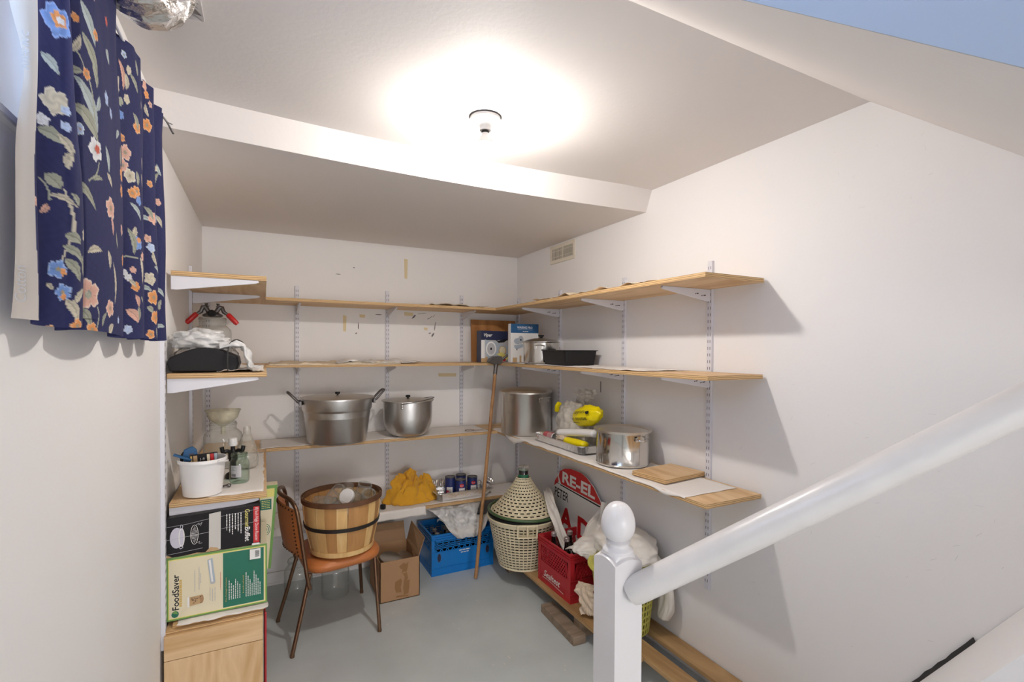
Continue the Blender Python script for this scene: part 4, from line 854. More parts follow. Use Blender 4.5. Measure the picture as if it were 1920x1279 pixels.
# the carton with the vacuum sealer print
t = thing('vacuum_sealer_box', 'cream and green carton lying under the black roaster box', 'box', (-.16, 2.28, .5425))
xa, xb, ya, yb, za, zb = -.334, .012, 2.262, 2.55, .5425, .788
build('carton', MB().box(xa, ya, za, xb, yb, zb), 'box cream', t, bevel=.003, smooth=False)
pr = Print((xa, ya, za), (1, 0, 0), (0, 0, 1), (0, -1, 0)); W_, H_ = xb-xa, zb-za
pr.rect(0, 0, W_, H_, 'print green').rect(.006, .006, W_-.006, H_-.008, 'print yellow').rect(.009, .009, W_-.009, H_-.012, 'box cream').rect(.188, .012, W_-.012, H_-.013, 'print dark green')
pr.text('FoodSaver', .040, .040, .030, 'print black', rot=pi/2, width=.138, bold=.02).rect(.042, .05, .050, .155, 'print gold'); pr.ell(.028, .024, .012, .013, 'print dark green').poly([(.018, .03), (.030, .04), (.038, .022)], 'print green')
for i in range(11): pr.text('ADVANCED DESIGN'[i], .0485, .056+i*.009, .006, 'print white', rot=pi/2) if 'ADVANCED DESIGN'[i] != ' ' else None
pr.dashes(.094, .10, .085, .003, 'print grey', rot=pi/2, seed=1).dashes(.108, .105, .09, .003, 'print grey', rot=pi/2, seed=2).dashes(.113, .13, .04, .003, 'print grey', rot=pi/2, seed=9)
pr.poly([(.135, .215), (.152, .222), (.162, .125), (.146, .118)], 'print steel').poly([(.139, .214), (.146, .217), (.155, .125), (.149, .122)], 'print white').ell(.154, .122, .007, .005, 'print grey')
pr.poly([(.070, .045), (.116, .050), (.116, .082), (.072, .080)], 'print tan').ell(.116, .066, .006, .016, 'cardboard').rect(.068, .043, .075, .082, 'print white')
for i in range(26): rgx = random.Random(i); pr.ell(.078+rgx.random()*.036, .052+rgx.random()*.026, .002, .0015, 'print black' if i % 2 else 'cardboard', 6)
pr.dashes(.145, .055, .05, .003, 'print grey', rot=pi/2, seed=3).dashes(.153, .05, .05, .003, 'print grey', rot=pi/2, seed=4).dashes(.162, .05, .055, .003, 'print grey', rot=pi/2, seed=5).dashes(.181, .09, .07, .002, 'print red', rot=pi/2, seed=6)
pr.text('This Package Contains:', .201, .035, .0062, 'print gold', rot=pi/2, width=.10)
for i in range(6): pr.dashes(.211+i*.0075, .042, .08-.012*(i % 3), .0038, 'print white', rot=pi/2, seed=10+i)
pr.text('Included', .262, .06, .007, 'print gold', rot=pi/2, width=.07)
for i in range(8): pr.dashes(.271+i*.0072, .042, .10-.016*(i % 4), .0038, 'print white', rot=pi/2, seed=30+i)
pr.rect(.283, .190, .322, .232, 'print white')
for i in range(9): pr.rect(.302, .199+i*.003, .318, .2005+i*.003, 'print black')
pr.done('printed_front', t)
# its twin standing behind, seen end on
t = thing('standing_sealer_box', 'second cream and green carton standing behind the roaster box', 'box', (.0, 2.60, .5425))
m = MB(); m.prism([(0, .0), (.345, .0), (.375, .40), (.03, .405)], (-.315, 2.600, .5425), (1, 0, 0), (0, 0, 1), (0, .07, 0)); build('carton', m, 'box cream', t, bevel=.002, smooth=False)
pr = Print((-.315, 2.60, .5425), (1, 0, 0), (0, 0, 1), (0, -1, 0)); pr.poly([(.333, 0), (.345, 0), (.375, .40), (.363, .40)], 'print green').poly([(.03, .385), (.374, .385), (.375, .40), (.03, .405)], 'print green').poly([(.28, .34), (.36, .345), (.362, .384), (.28, .384)], 'print yellow')
pr.rect(.30, .285, .348, .335, 'print dark green')
for i in range(5): pr.dashes(.306, .293+i*.008, .036, .004, 'print yellow', seed=i)
for r in (.026, .019, .012): pr.ell(.318, .19, r, r*1.15, 'print dark green').ell(.318, .19, r-.003, r*1.15-.003, 'box cream')
pr.done('printed_front', t)
# roaster carton
t = thing('roaster_box', 'worn black roaster carton with taped middle on top of the cream carton', 'box', (-.16, 2.28, .79))
T = Matrix.Translation((-.334, 2.262, .7905)); W_, H_ = .322, .162
m = MB(); m.T = T; m.add([(0, 0, .0), (W_, 0, .0), (W_, .30, .0), (0, .30, .0), (0, 0, H_-.012), (W_, 0, H_), (W_-.01, .30, H_-.01), (.01, .30, H_-.02)], [(0, 3, 2, 1), (4, 5, 6, 7), (0, 1, 5, 4), (1, 2, 6, 5), (2, 3, 7, 6), (3, 0, 4, 7)])
build('carton', m, 'box black', t, bevel=.003, smooth=False)
pr = Print((-.334, 2.262, .7905), (1, 0, 0), (0, 0, 1), (0, -1, 0))
pr.rect(.296, .008, .318, .157, 'print red').text('18 Inch High Dome Roaster', .3025, .153, .017, 'print white', rot=-pi/2, width=.138)
pr.text('Gourmet', .266, .150, .024, 'print yellow', rot=-pi/2, width=.072, bold=.01).text('Buffet', .266, .077, .026, 'print white', rot=-pi/2, width=.058, bold=.015)
for i in range(6): pr.dashes(.250-i*.010, .140, .085-.01*(i % 3), .0045, 'print white', rot=-pi/2, seed=50+i)
pr.poly([(.140, .002), (.180, .004), (.181, .155), (.141, .150)], 'clear tape').poly([(.128, .0), (.178, .0), (.168, .012), (.145, .018)], 'print tan')
pr.ell(.034, .072, .022, .040, 'print lilac').rect(.030, .036, .048, .108, 'print lilac').ell(.050, .072, .010, .036, 'print white').ell(.050, .072, .007, .032, 'print lilac')
pr.line([(.044, .105), (.048, .122), (.054, .118), (.052, .102)], .002, 'print lilac').line([(.040, .038), (.046, .028), (.054, .032), (.052, .044)], .002, 'print lilac')
for i in range(13): pr.line([(.092-.011*sin(pi*(i+.5)/13), .045+i*.0052), (.092+.011*sin(pi*(i+.5)/13), .046+i*.0052)], .0014, 'print white')
pr.line([(.092+.0125*cos(a), .077+.038*sin(a)) for a in [2*pi*i/24 for i in range(25)]], .0016, 'print white').line([(.094, .112), (.108, .12), (.106, .112), (.118, .122), (.112, .108)], .0014, 'print grey').line([(.096, .042), (.110, .048), (.106, .040), (.118, .040)], .0014, 'print grey')
pr.line([(.0, .068), (.05, .072), (.14, .079)], .0014, 'print grey').line([(.0, .118), (.07, .122), (.14, .132)], .0012, 'print grey').line([(.182, .085), (.23, .09), (.31, .096)], .0010, 'print grey').line([(.182, .135), (.31, .146)], .001, 'print grey').line([(.0, .012), (.12, .02)], .0012, 'print grey')
pr.poly([(.0, .0), (.02, .0), (.012, .006), (.0, .01)], 'print tan').poly([(.06, .0), (.13, .0), (.10, .005)], 'print tan').poly([(.29, .0), (.32, .0), (.318, .007), (.292, .008)], 'print white').done('printed_front', t)

# ---------------------------------------------------------------- chair
t = thing('tube_chair', 'orange-brown vinyl chair with bronze tube frame carrying the bushel basket', 'chair', (.345, 2.98, 0))
RC = Matrix.Rotation(radians(6), 4, 'Z'); co = V3((.385, 2.985, 0))
ch = lambda x, y, z_: tuple(co+(RC @ V3((x, y, z_))))
def seatfn():
    m = MB(); n = 40; lv = [(.0, .405), (.165, .395), (.205, .402), (.219, .420), (.219, .440), (.205, .456), (.17, .463), (.08, .462), (.0, .461)]; vs = []
    for r, zz in lv:
        for i in range(n):
            a = 2*pi*i/n; c_, s_ = cos(a), sin(a); e = 4.2; k = 1/((abs(c_)**e+abs(s_)**e)**(1/e)); px, py = r*c_*k*.95, r*s_*k*1.02
            vs.append(ch(px, py, zz+.04*px))
    fs = []
    for k in range(len(lv)-1):
        for i in range(n): j = (i+1) % n; fs.append((k*n+i, k*n+j, (k+1)*n+j, (k+1)*n+i))
    return m.add(vs, fs)
build('seat', seatfn(), 'leather', t, ang=60)
legs = [[ch(-.185, -.175, .40), (.131, 2.744, 0)], [ch(.165, -.165, .41), (.584, 2.781, 0)], [ch(-.185, .175, .40), (.074, 3.142, 0)], [ch(.165, .165, .41), (.571, 3.274, 0)]]
for a, b in legs: build('leg', MB().tube([a, tuple(V3(a).lerp(V3(b), .5)), tuple(V3(b)+V3((0, 0, .012)))], .0105, 12).tube([tuple(V3(b)+V3((0, 0, .014))), tuple(V3(b)+V3((0, 0, .001)))], .0115, 12), 'bronze tube', t)
bk = spline([ch(-.19, -.205, .33), ch(-.205, -.21, .40), ch(-.225, -.207, .55), ch(-.245, -.205, .70), ch(-.258, -.195, .765), ch(-.278, -.14, .80), ch(-.31, -.05, .812), ch(-.31, .05, .812), ch(-.278, .14, .80), ch(-.258, .195, .765), ch(-.245, .205, .70), ch(-.225, .207, .55), ch(-.205, .21, .40), ch(-.19, .205, .33)], 6)
build('back_frame', MB().tube(bk, .0105, 12), 'bronze tube', t)
def bfn(off):
    def f(u, v):
        y = -.19+.38*u; zz = .50+.255*v+.018*sin(pi*u)*v-.012*abs(2*u-1)**3*(1-v); x = -.225-.035*v-.055*sin(pi*u)-off*sin(pi*min(1, max(0, u)))**.3*sin(pi*v)**.3
        return ch(x, y, zz)
    return f
m = MB(); m.sheet(bfn(-.012), 28, 18); o0 = len(m.v); m.sheet(bfn(.012), 28, 18)
k = 29
for (i, j) in [(a, a+1) for a in range(28)]+[(18*k+a, 18*k+a+1) for a in range(28)]+[(a*k, (a+1)*k) for a in range(18)]+[(a*k+28, (a+1)*k+28) for a in range(18)]: m.f.append([i, j, o0+j, o0+i]); m.m.append(0)
build('backrest', m, 'leather', t, ang=60)
m = MB()
for i in range(13):
    for u, v in ((.055, .05+.075*i), (.945, .05+.075*i)):
        p = V3(bfn(.0135)(u, v)); m.T = Matrix.Translation(p); m.lathe([(.0, -.0055), (.0045, -.003), (.0055, 0), (.0045, .003), (.0, .0055)], 8)
        p = V3(bfn(-.0135)(u, v)); m.T = Matrix.Translation(p); m.lathe([(.0, -.0055), (.0045, -.003), (.0055, 0), (.0045, .003), (.0, .0055)], 8)
for i in range(14):
    for v in (.05, .95):
        p = V3(bfn(.0125)(.055+.89*i/13, v)); m.T = Matrix.Translation(p); m.lathe([(.0, -.0055), (.0045, -.003), (.0055, 0), (.0045, .003), (.0, .0055)], 8)
o = build('tacks', m, 'tack', t); o['kind'] = 'stuff'

# ---------------------------------------------------------------- bushel basket of jars
bc = V3((.400, 2.915, .4705)); RB, RT, HB = .166, .211, .300
t = thing('bushel_basket', 'round splint bushel basket with dark rim full of jars on the chair', 'basket', tuple(bc))
NS = 22
for i in range(NS):
    a0 = 2*pi*i/NS; wv = .97+.08*(i % 3 == 0); dr = .0022*(i % 2)-.001; m = MB(); vs = []
    for k in range(6):
        v = k/5; r = RB+(RT-RB)*v+.010*sin(pi*v)+dr
        for rr in (r, r-.0022):
            for s_ in (-1, 0, 1): a = a0+s_*pi/NS*wv*(1-.03*v); vs.append(bc+V3((rr*cos(a), rr*sin(a), .012+(HB-.012)*v)))
    for k in range(5):
        b = k*6
        for s_ in (0, 1): m.f += [[b+s_, b+s_+1, b+6+s_+1, b+6+s_], [b+3+s_, b+9+s_, b+9+s_+1, b+3+s_+1]]; m.m += [0, 0]
        m.f += [[b, b+6, b+9, b+3], [b+2, b+5, b+11, b+8]]; m.m += [0, 0]
    m.f += [[30, 31, 34, 33], [31, 32, 35, 34], [0, 3, 4, 1], [1, 4, 5, 2]]; m.m += [0]*4; m.v = [tuple(p) for p in vs]
    build('stave', m, 'stave pale' if (i*7+i//4) % 5 not in (0, 3) else 'stave mid', t, ang=50)
def hoop(name, z0, z1, r0, r1, mt, th=.004): build(name, MB().lathe([(r0, z0), (r1, z1), (r1-th, z1+.0005), (r0-th, z0), (r0, z0)], 72, bc, caps=False), mt, t, ang=50)
hoop('rim_hoop', HB-.020, HB+.006, RT+.0075, RT+.0085, 'hoop brown', .0055); hoop('inner_rim_hoop', HB-.020, HB+.005, RT-.0035, RT-.002, 'hoop brown', .004)
hoop('middle_hoop', .145, .165, RB+(RT-RB)*.47+.0155, RB+(RT-RB)*.55+.0155, 'hoop black'); hoop('bottom_hoop', .001, .026, RB+.0065, RB+.0095, 'stave pale')
build('base', MB().lathe([(.0, .004), (RB-.002, .004), (RB-.002, .012), (.0, .012)], 48, bc), 'stave mid', t)
build('filler', MB().lathe([(.0, .125), (.10, .12), (.175, .11)], 40, bc, caps=False), 'stave mid', t) if False else None
JR = [((-.095, -.02, .135), (90, 0, 60), .040, .125, 'jar', None, 'lying jar at the left side of the basket, mouth to the viewer'),
      ((-.03, .06, .150), (75, 0, 150), .043, .14, 'jar', None, 'tilted jar at the back left of the basket'),
      ((.055, -.02, .140), (62, 0, -40), .045, .15, 'jar', 'white plastic', 'slanting jar with white lid in the middle of the basket'),
      ((.045, .10, .130), (40, 0, 170), .040, .13, 'jar', None, 'jar at the back of the basket leaning on the rim'),
      ((.12, .055, .125), (14, 10, 0), .046, .165, 'jar', None, 'tallest upright jar at the right side of the basket'),
      ((.135, -.045, .130), (30, -20, 30), .042, .13, 'jar', None, 'jar at the right front of the basket'),
      ((-.02, -.105, .120), (88, 0, 20), .038, .11, 'jar', 'white plastic', 'lying jar with white lid at the front left rim of the basket'),
      ((.02, .02, .075), (90, 0, 100), .043, .14, 'jar', None, 'jar lowest in the middle of the basket, under the slanting one'),
      ((-.11, .07, .09), (90, 0, -30), .040, .12, 'jar', None, 'jar deep at the back left of the basket')]
for p, r, rr, hh, nm, lid, lb in JR:
    T = Matrix.Rotation(radians(r[2]), 4, 'Z')@Matrix.Rotation(radians(r[1]), 4, 'Y')@Matrix.Rotation(radians(r[0]), 4, 'X')@Matrix.Translation((0, 0, -hh/2))
    jar('glass_jar', 'clear glass '+lb, tuple(bc+V3(p)+V3((0, 0, .128))), rr, hh, rr*.8, .024, T=T, group='empty glass jars in the bushel basket', lid=lid)
for x, y, s in ((.415, 3.33, 'right one'), (.20, 3.42, 'left one')): jar('floor_jar', 'large dusty glass jar on the floor behind the chair, '+s, (x, y, 0.001), .085, .24, .062, .04, 'jar glass', group='large jars on the floor')

# ---------------------------------------------------------------- cardboard box with a pan
t = thing('cardboard_box', 'open brown cardboard box with packing tape remains on the floor', 'box', (.78, 3.25, 0))
x0, x1, y0, y1, h = .648, .902, 3.078, 3.40, .257; th = .004
m = MB().box(x0, y0, 0, x1, y0+th, h).box(x0, y1-th, 0, x1, y1, h).box(x0, y0, 0, x0+th, y1, h).box(x1-th, y0, 0, x1, y1, h).box(x0, y0, 0, x1, y1, th)
build('walls', m, 'cardboard', t, smooth=False)
build('flap', MB().add([(x1-th, y0+.012, h), (x1, y0+.012, h), (x1, y1-.012, h), (x1-th, y1-.012, h), (x1+.045-th, y0+.035, h+.10), (x1+.045, y0+.035, h+.10), (x1+.03, y1-.02, h+.13), (x1+.03-th, y1-.02, h+.13)], [(0, 3, 2, 1), (4, 5, 6, 7), (0, 1, 5, 4), (1, 2, 6, 5), (2, 3, 7, 6), (3, 0, 4, 7)]), 'cardboard in', t, smooth=False)
build('flap', MB().add([(x0+.01, y1-th, h), (x1-.01, y1-th, h), (x1-.01, y1, h), (x0+.01, y1, h), (x0+.02, y1+.012, h+.128), (x1-.02, y1+.012, h+.128), (x1-.02, y1+.016, h+.128), (x0+.02, y1+.016, h+.128)], [(0, 3, 2, 1), (4, 5, 6, 7), (0, 1, 5, 4), (1, 2, 6, 5), (2, 3, 7, 6), (3, 0, 4, 7)]), 'cardboard in', t, smooth=False)
build('flap', MB().add([(x0, y0+.012, h), (x0+th, y0+.012, h), (x0+th, y1-.012, h), (x0, y1-.012, h), (x0-.05, y0+.02, h+.09), (x0-.05+th, y0+.02, h+.09), (x0-.05+th, y1-.02, h+.10), (x0-.05, y1-.02, h+.10)], [(0, 3, 2, 1), (4, 5, 6, 7), (0, 1, 5, 4), (1, 2, 6, 5), (2, 3, 7, 6), (3, 0, 4, 7)]), 'cardboard in', t, smooth=False) if False else None
pr = Print((x0, y0, 0), (1, 0, 0), (0, 0, 1), (0, -1, 0)); rg = random.Random(2)
pr.poly([(.120, .215), (.150, .232), (.165, .222), (.180, .235), (.176, .20), (.168, .17), (.150, .175), (.135, .165), (.142, .19), (.125, .20)], 'packing tape').poly([(.142, .165), (.170, .168), (.178, .13), (.165, .10), (.150, .11), (.156, .14)], 'packing tape')
pr.poly([(.095, .12), (.132, .135), (.138, .115), (.130, .08), (.136, .045), (.10, .05), (.092, .08)], 'packing tape').poly([(.150, .11), (.188, .118), (.186, .07), (.180, .03), (.150, .025), (.146, .07)], 'packing tape').poly([(.105, .03), (.18, .02), (.178, .012), (.10, .018)], 'packing tape')
pr.done('tape_remains', t)
c = (.716, 3.175, .150); t = thing('steel_saucepan', 'steel pan with rolled rim lying in the cardboard box', 'pan', c)
m = MB(); m.T = Matrix.Translation(c)@RX(14)@RYY(10); m.lathe([(.0, 0), (.062, 0), (.066, .006), (.066, .085), (.072, .088), (.072, .098), (.070, .103), (.058, .105), (.0, .105)], 40); build('body', m, 'stainless soft', t)
m = MB(); m.tube([(.80, 3.19, .205), (.835, 3.17, .20), (.87, 3.16, .195)], .008, 8, flat=.5); build('handle', m, 'stainless soft', t)
tag(build('round_steel_dish', MB().lathe([(.0, 0), (.04, .002), (.06, .008), (.062, .012), (.0, .012)], 32, (.835, 3.20, .20)), 'stainless soft', loc=(.835, 3.20, .20)), 'small round steel dish lying beside the pan in the cardboard box', 'dish')
o = bpy.context.scene.objects['round_steel_dish']; o.rotation_euler = (.5, .35, 0)
tag(build('packing_filler', MB().box(x0+.006, y0+.006, .005, x1-.006, y1-.006, .155), 'print black', loc=(.78, 3.2, .005)), 'dark bundle filling the bottom of the cardboard box', 'bundle')
# ---------------------------------------------------------------- moulded crates
def crate(name, label, c, L, W, H, mt, rz, ribs=3, style='red'):       # L along local x (front), W along local y
    t = thing(name, label, 'crate', c); T = Matrix.Translation(c)@RZ(rz); m = MB(); m.T = T; x, y = L/2, W/2
    m.box(-x+.008, -y+.008, .004, x-.008, y-.008, .012)
    for sx in (-1, 1):
        for sy in (-1, 1): m.box(min(sx*x, sx*(x-.030)), min(sy*y, sy*(y-.030)), .0, max(sx*x, sx*(x-.030)), max(sy*y, sy*(y-.030)), H-.004)
    def frame(z0, z1, e, th=.006):
        m.box(-x-e, -y-e, z0, x+e, -y+th, z1); m.box(-x-e, y-th, z0, x+e, y+e, z1); m.box(-x-e, -y+th, z0, -x+th, y-th, z1); m.box(x-th, -y+th, z0, x+e, y-th, z1)
    frame(.0, .012, .001); frame(H-.008, H, .005); frame(H-.024, H-.017, .004); frame(H-.040, H-.033, .004); frame(H-.042, H-.004, -.0015, .0045)
    zl = H*(.46 if style == 'red' else .58)
    frame(.0, zl, -.0015, .0045); frame(zl-.006, zl, .002); frame(H*.17, H*.17+.005, .002)
    zt = H-.055 if style == 'red' else H-.10
    if style == 'red': frame(H-.055, H-.042, -.001, .0045)
    def wall(ax, s, Lh):                                 # ax 0: face along x at y=s*y ; ax 1: along y at x=s*x
        def bar(a, z0, b, z1, w_=.0045, th=.004):
            d = math.hypot(b-a, z1-z0); nx, nzz = -(z1-z0)/d*w_/2, (b-a)/d*w_/2
            P = [(a+nx, z0+nzz), (b+nx, z1+nzz), (b-nx, z1-nzz), (a-nx, z0-nzz)]
            if ax == 0: m.prism(P, (0, s*y-(th if s > 0 else 0), 0), (1, 0, 0), (0, 0, 1), (0, th, 0))
            else: m.prism(P, (s*x-(th if s > 0 else 0), 0, 0), (0, 1, 0), (0, 0, 1), (th, 0, 0))
        if style == 'red':
            n = int(Lh*2/.028); z0, z1 = zl, H-.055; hh = z1-z0; A = -Lh+.05; B = Lh-.05
            k = -6
            while A+k*.022 < B:
                for q in (1, -1):
                    a, b = A+k*.022, A+k*.022+hh*.75
                    if q < 0: a, b = b, a
                    za, zb = z0, z1
                    if a == b: continue
                    def clip(px, pz, qx, qz):
                        out = []
                        for t_ in (0, 1):
                            X = (px, qx)[t_]; Z = (pz, qz)[t_]
                            if X < A: Z = pz+(qz-pz)*(A-px)/(qx-px); X = A
                            if X > B: Z = pz+(qz-pz)*(B-px)/(qx-px); X = B
                            out.append((X, Z))
                        return out
                    if max(a, b) <= A or min(a, b) >= B: continue
                    (a1, z1_), (b1, z2_) = clip(a, za, b, zb)
                    if math.hypot(b1-a1, z2_-z1_) > .004: bar(a1, z1_, b1, z2_)
                k += 1
            for a in (A, B): bar(a, z0, a, z1, .006, .005)
            bar(-Lh+.03, z0, A, z1, .005); bar(Lh-.03, z0, B, z1, .005)
            k = 0
        else:
            n = 9
            for j, (z0, z1) in enumerate(((H-.10, H-.088), (H-.075, H-.058))):
                bar(-Lh+.02, z0, Lh-.02, z0, .006); bar(-Lh+.02, z1, Lh-.02, z1, .006)
            bar(-Lh+.02, H-.046, Lh-.02, H-.046, .008)
            for i in range(n*2+1):
                a = -Lh+.04+(2*Lh-.08)*i/(n*2); bar(a, zl, a+(.012 if i % 2 else -.012), H-.10, .0055, .005)
                if i % 2 == 0: bar(a, H-.10, a, H-.05, .010, .005)
            for a in (-Lh*.72, Lh*.72): bar(a, .02, a, zl, .006, .0065)
        for i in range(1, 6): bar(-Lh+2*Lh*i/6, .005, -Lh+2*Lh*i/6, H*.17, .004, .0062)
    for s in (-1, 1): wall(0, s, x); wall(1, s, y)
    build('body', m, mt, t, ang=30, smooth=False); R = T.to_3x3()
    return t, T
t, T = crate('blue_crate', 'bright blue plastic bottle crate on the floor below the lowest shelf', (1.285, 3.448, .0005), .474, .330, .29, 'blue plastic', 0, style='blue')
pr = Print((1.048, 3.283, 0), (1, 0, 0), (0, 0, 1), (0, -1, 0)); pr.dashes(.205, .150, .085, .010, 'print white', seed=3).dashes(.218, .134, .06, .009, 'print white', seed=4)
pr.done('lettering', t)
for q in (.055, .425): pr = Print((1.048, 3.283, 0), (1, 0, 0), (0, 0, 1), (0, -1, 0)); pr.ell(q, .125, .014, .030, 'slot black').ell(q, .125, .011, .027, 'print navy').done('hand_hole', t)
t, T = crate('red_crate', 'red plastic milk crate with white script on the pallet, holding wine bottles', (1.742, 2.528, .1265), .328, .370, .285, 'red plastic', 0)
pr = Print((1.742-.164, 2.528+.185, .1265), (0, -1, 0), (0, 0, 1), (-1, 0, 0)); pr.k = 7
pr.text('Sealtest', .075, .050, .056, 'print white', width=.19, shear=.35, bold=.01).line([(.06, .038), (.15, .040), (.30, .030)], .003, 'print white').done('lettering', t)
def bottle(c, label, grp, h=.30, T=None):
    t = thing('wine_bottle', label, 'bottle', c, grp); m = MB(); m.T = Matrix.Translation(c)@(T or Matrix())
    m.lathe([(.0, .004), (.030, 0), (.036, .006), (.037, .02), (.037, h*.58), (.033, h*.66), (.018, h*.76), (.0145, h*.82), (.0140, h*.93), (.016, h*.94), (.016, h*.97), (.0, h*.975)], 28); build('glass', m, 'bottle dark', t)
    m = MB(); m.T = Matrix.Translation(c)@(T or Matrix()); m.lathe([(.0155, h*.93), (.0172, h*.93), (.0172, h), (.013, h+.004), (.0, h+.004)], 20, caps=False); build('cap', m, 'capsule', t)
for (x, y), s in zip(((1.64, 2.625), (1.745, 2.60), (1.665, 2.515)), ('nearest the big demijohn basket', 'farthest back against the wall side', 'nearest the camera')):
    bottle((x, y, .140), 'dark wine bottle with silver cap in the red crate, '+s, 'wine bottles in the red crate')
for (x, y), q in zip(((1.11, 3.35), (1.195, 3.36), (1.28, 3.37), (1.12, 3.44), (1.21, 3.45), (1.37, 3.38), (1.45, 3.37)),
                     ('front row, leftmost', 'front row, second from left', 'front row, under the cloth edge', 'second row, leftmost', 'second row, behind the others', 'under the hanging white cloth', 'at the right end beside the stick')):
    bottle((x, y, .014), 'dark bottle with metal cap in the blue crate, '+q, 'bottles in the blue crate', .262)

# ---------------------------------------------------------------- demijohn in its plastic basket
dc = V3((1.605, 2.972, .1265)); t = thing('basket_demijohn', 'large green demijohn in a cream slotted plastic basket with conical lid', 'demijohn', tuple(dc))
HH = .318; rad = lambda v: .170+(.236-.170)*v**.85
def bf(u, v): a = 2*pi*u; r = rad(v); return dc+V3((r*cos(a), r*sin(a), .012+HH*.93*v))
m = MB().perf(bf, 46, 15, .76, .42, off=False); m.lathe([(.0, .0), (.160, .0), (.170, .004), (.171, .013)], 60, dc, caps=False)
build('basket_wall', m, 'cream plastic', t, solid=.003, ang=60)
build('basket_rim', MB().lathe([(.236, HH*.93+.010), (.243, HH*.93+.012), (.250, HH+.012), (.252, HH+.016), (.250, HH+.020), (.240, HH+.020), (.238, HH*.93+.010)], 72, dc, caps=False), 'cream plastic', t)
build('inner_bottle', MB().lathe([(.0, .02), (.15, .02), (.158, .03), (.228, HH), (.232, HH+.04), (.20, HH+.06), (.10, HH+.16), (.04, HH+.27), (.034, HH+.285), (.034, HH+.33)], 60, dc, caps=False), 'bottle dark', t)
build('black_ring', MB().lathe([(.226, HH+.012), (.243, HH+.018), (.245, HH+.034), (.228, HH+.040), (.222, HH+.030)], 72, dc, caps=False), 'black plastic', t)
build('green_hose', MB().tube([(dc.x+.238*cos(a), dc.y+.238*sin(a), dc.z+HH+.046+.012*sin(a-1.0)) for a in [2*pi*i/64 for i in range(64)]], .0095, 12, closed=True), 'green hose', t)
def crad(v): return .048+(.218-.048)*(1-v)**1.25
def cf(u, v): a = 2*pi*u; r = crad(v); return dc+V3((r*cos(a), r*sin(a), HH+.052+.222*v))
build('lid_cone', MB().perf(cf, 30, 13, .62, .36).lathe([(.218, HH+.044), (.224, HH+.046), (.222, HH+.054), (.214, HH+.053)], 60, dc, caps=False), 'cream plastic', t, solid=.003, ang=60)
build('neck', MB().lathe([(.040, HH+.262), (.037, HH+.285), (.033, HH+.295), (.032, HH+.315), (.035, HH+.320), (.034, HH+.326)], 32, dc, caps=False), 'green glass', t)
build('cap', MB().lathe([(.037, HH+.322), (.039, HH+.324), (.039, HH+.344), (.033, HH+.350), (.0, HH+.351)], 32, dc, caps=False), 'cloudy plastic', t)
an = radians(-112); R3 = Matrix.Translation(dc)@Matrix.Rotation(an, 4, 'Z'); m = MB(); m.T = R3
for q in (-.062, .0, .062): m.box(.234, q-.0045, HH-.058, .262, q+.0045, HH+.022)
m.box(.246, -.070, HH+.014, .264, .070, HH+.026).box(.236, -.066, HH-.060, .262, .066, HH-.052); build('handle', m, 'cream plastic', t, bevel=.002)

# ---------------------------------------------------------------- pallet and wood block
t = thing('wooden_pallet', 'low wooden pallet along the right wall under the crates', 'pallet', (1.74, 2.1, 0))
for x0, x1, y0, y1, zt in ((1.795, 1.900, 1.18, 3.25, .126), (1.628, 1.725, 1.18, 3.20, .124), (1.545, 1.622, 1.78, 3.22, .126)):
    build('plank', MB().box(x0, y0, zt-.020, x1, y1, zt), 'plank wood', t, bevel=.002, smooth=False)
for y in (1.28, 2.22, 3.10): build('stringer', MB().box(1.56, y, .0, 1.89, y+.06, .104), 'grey wood', t, smooth=False, bevel=.002)
o = build('wood_block', MB().box(-.040, -.19, .0, .040, .19, .050), 'block wood', loc=(0, 0, 0), bevel=.004, smooth=False); o.location = (1.575, 2.335, 0); o.rotation_euler = (0, 0, radians(-3))
o.location = (1.535, 2.36, 0.0); tag(o, 'weathered grey wood block on the floor against the pallet edge', 'wood block')

# ---------------------------------------------------------------- yellow laundry basket and cloths
yc = V3((1.715, 2.045, .1265)); t = thing('yellow_basket', 'yellow-green slotted plastic basket behind the newel post', 'basket', tuple(yc))
def yf(u, v): a = 2*pi*u; r = .128+.030*v; return yc+V3((r*cos(a), r*sin(a)*1.12, .01+.30*v))
build('basket_wall', MB().perf(yf, 40, 9, .55, .66, off=False).lathe([(.0, .0), (.12, .0), (.128, .010)], 48, yc, ell=(1, 1.12), caps=False), 'yellow plastic', t, solid=.003, ang=60)
build('rim', MB().lathe([(.157, .305), (.178, .310), (.182, .318), (.178, .326), (.158, .326), (.154, .315), (.157, .305)], 60, yc, ell=(1, 1.12), caps=False), 'yellow plastic', t)
build('lid', MB().lathe([(.158, .326), (.150, .345), (.10, .352), (.0, .354)], 60, yc, ell=(1, 1.12), caps=False), 'yellow plastic', t)
blob('white_cloth_heap', 'white cotton cloth heaped over the yellow basket behind the newel post', 'cloth', (1.735, 2.05, .483), (.140, .20, .085), 'white cloth', .20, 2.0, 11)
drape('white_cloth_sleeve', 'white cloth end hanging down behind the yellow basket at the wall', 'cloth', [(1.78, 2.10, .575), (1.81, 1.98, .55), (1.835, 1.90, .49), (1.845, 1.87, .40), (1.845, 1.87, .30), (1.84, 1.885, .215)], .11, 'white cloth', 3, .010, wdir=(.25, .95, 0), solid=.028, folds=1, fr=4, taper=lambda v: 1-.35*max(0, v-.85)/.15)
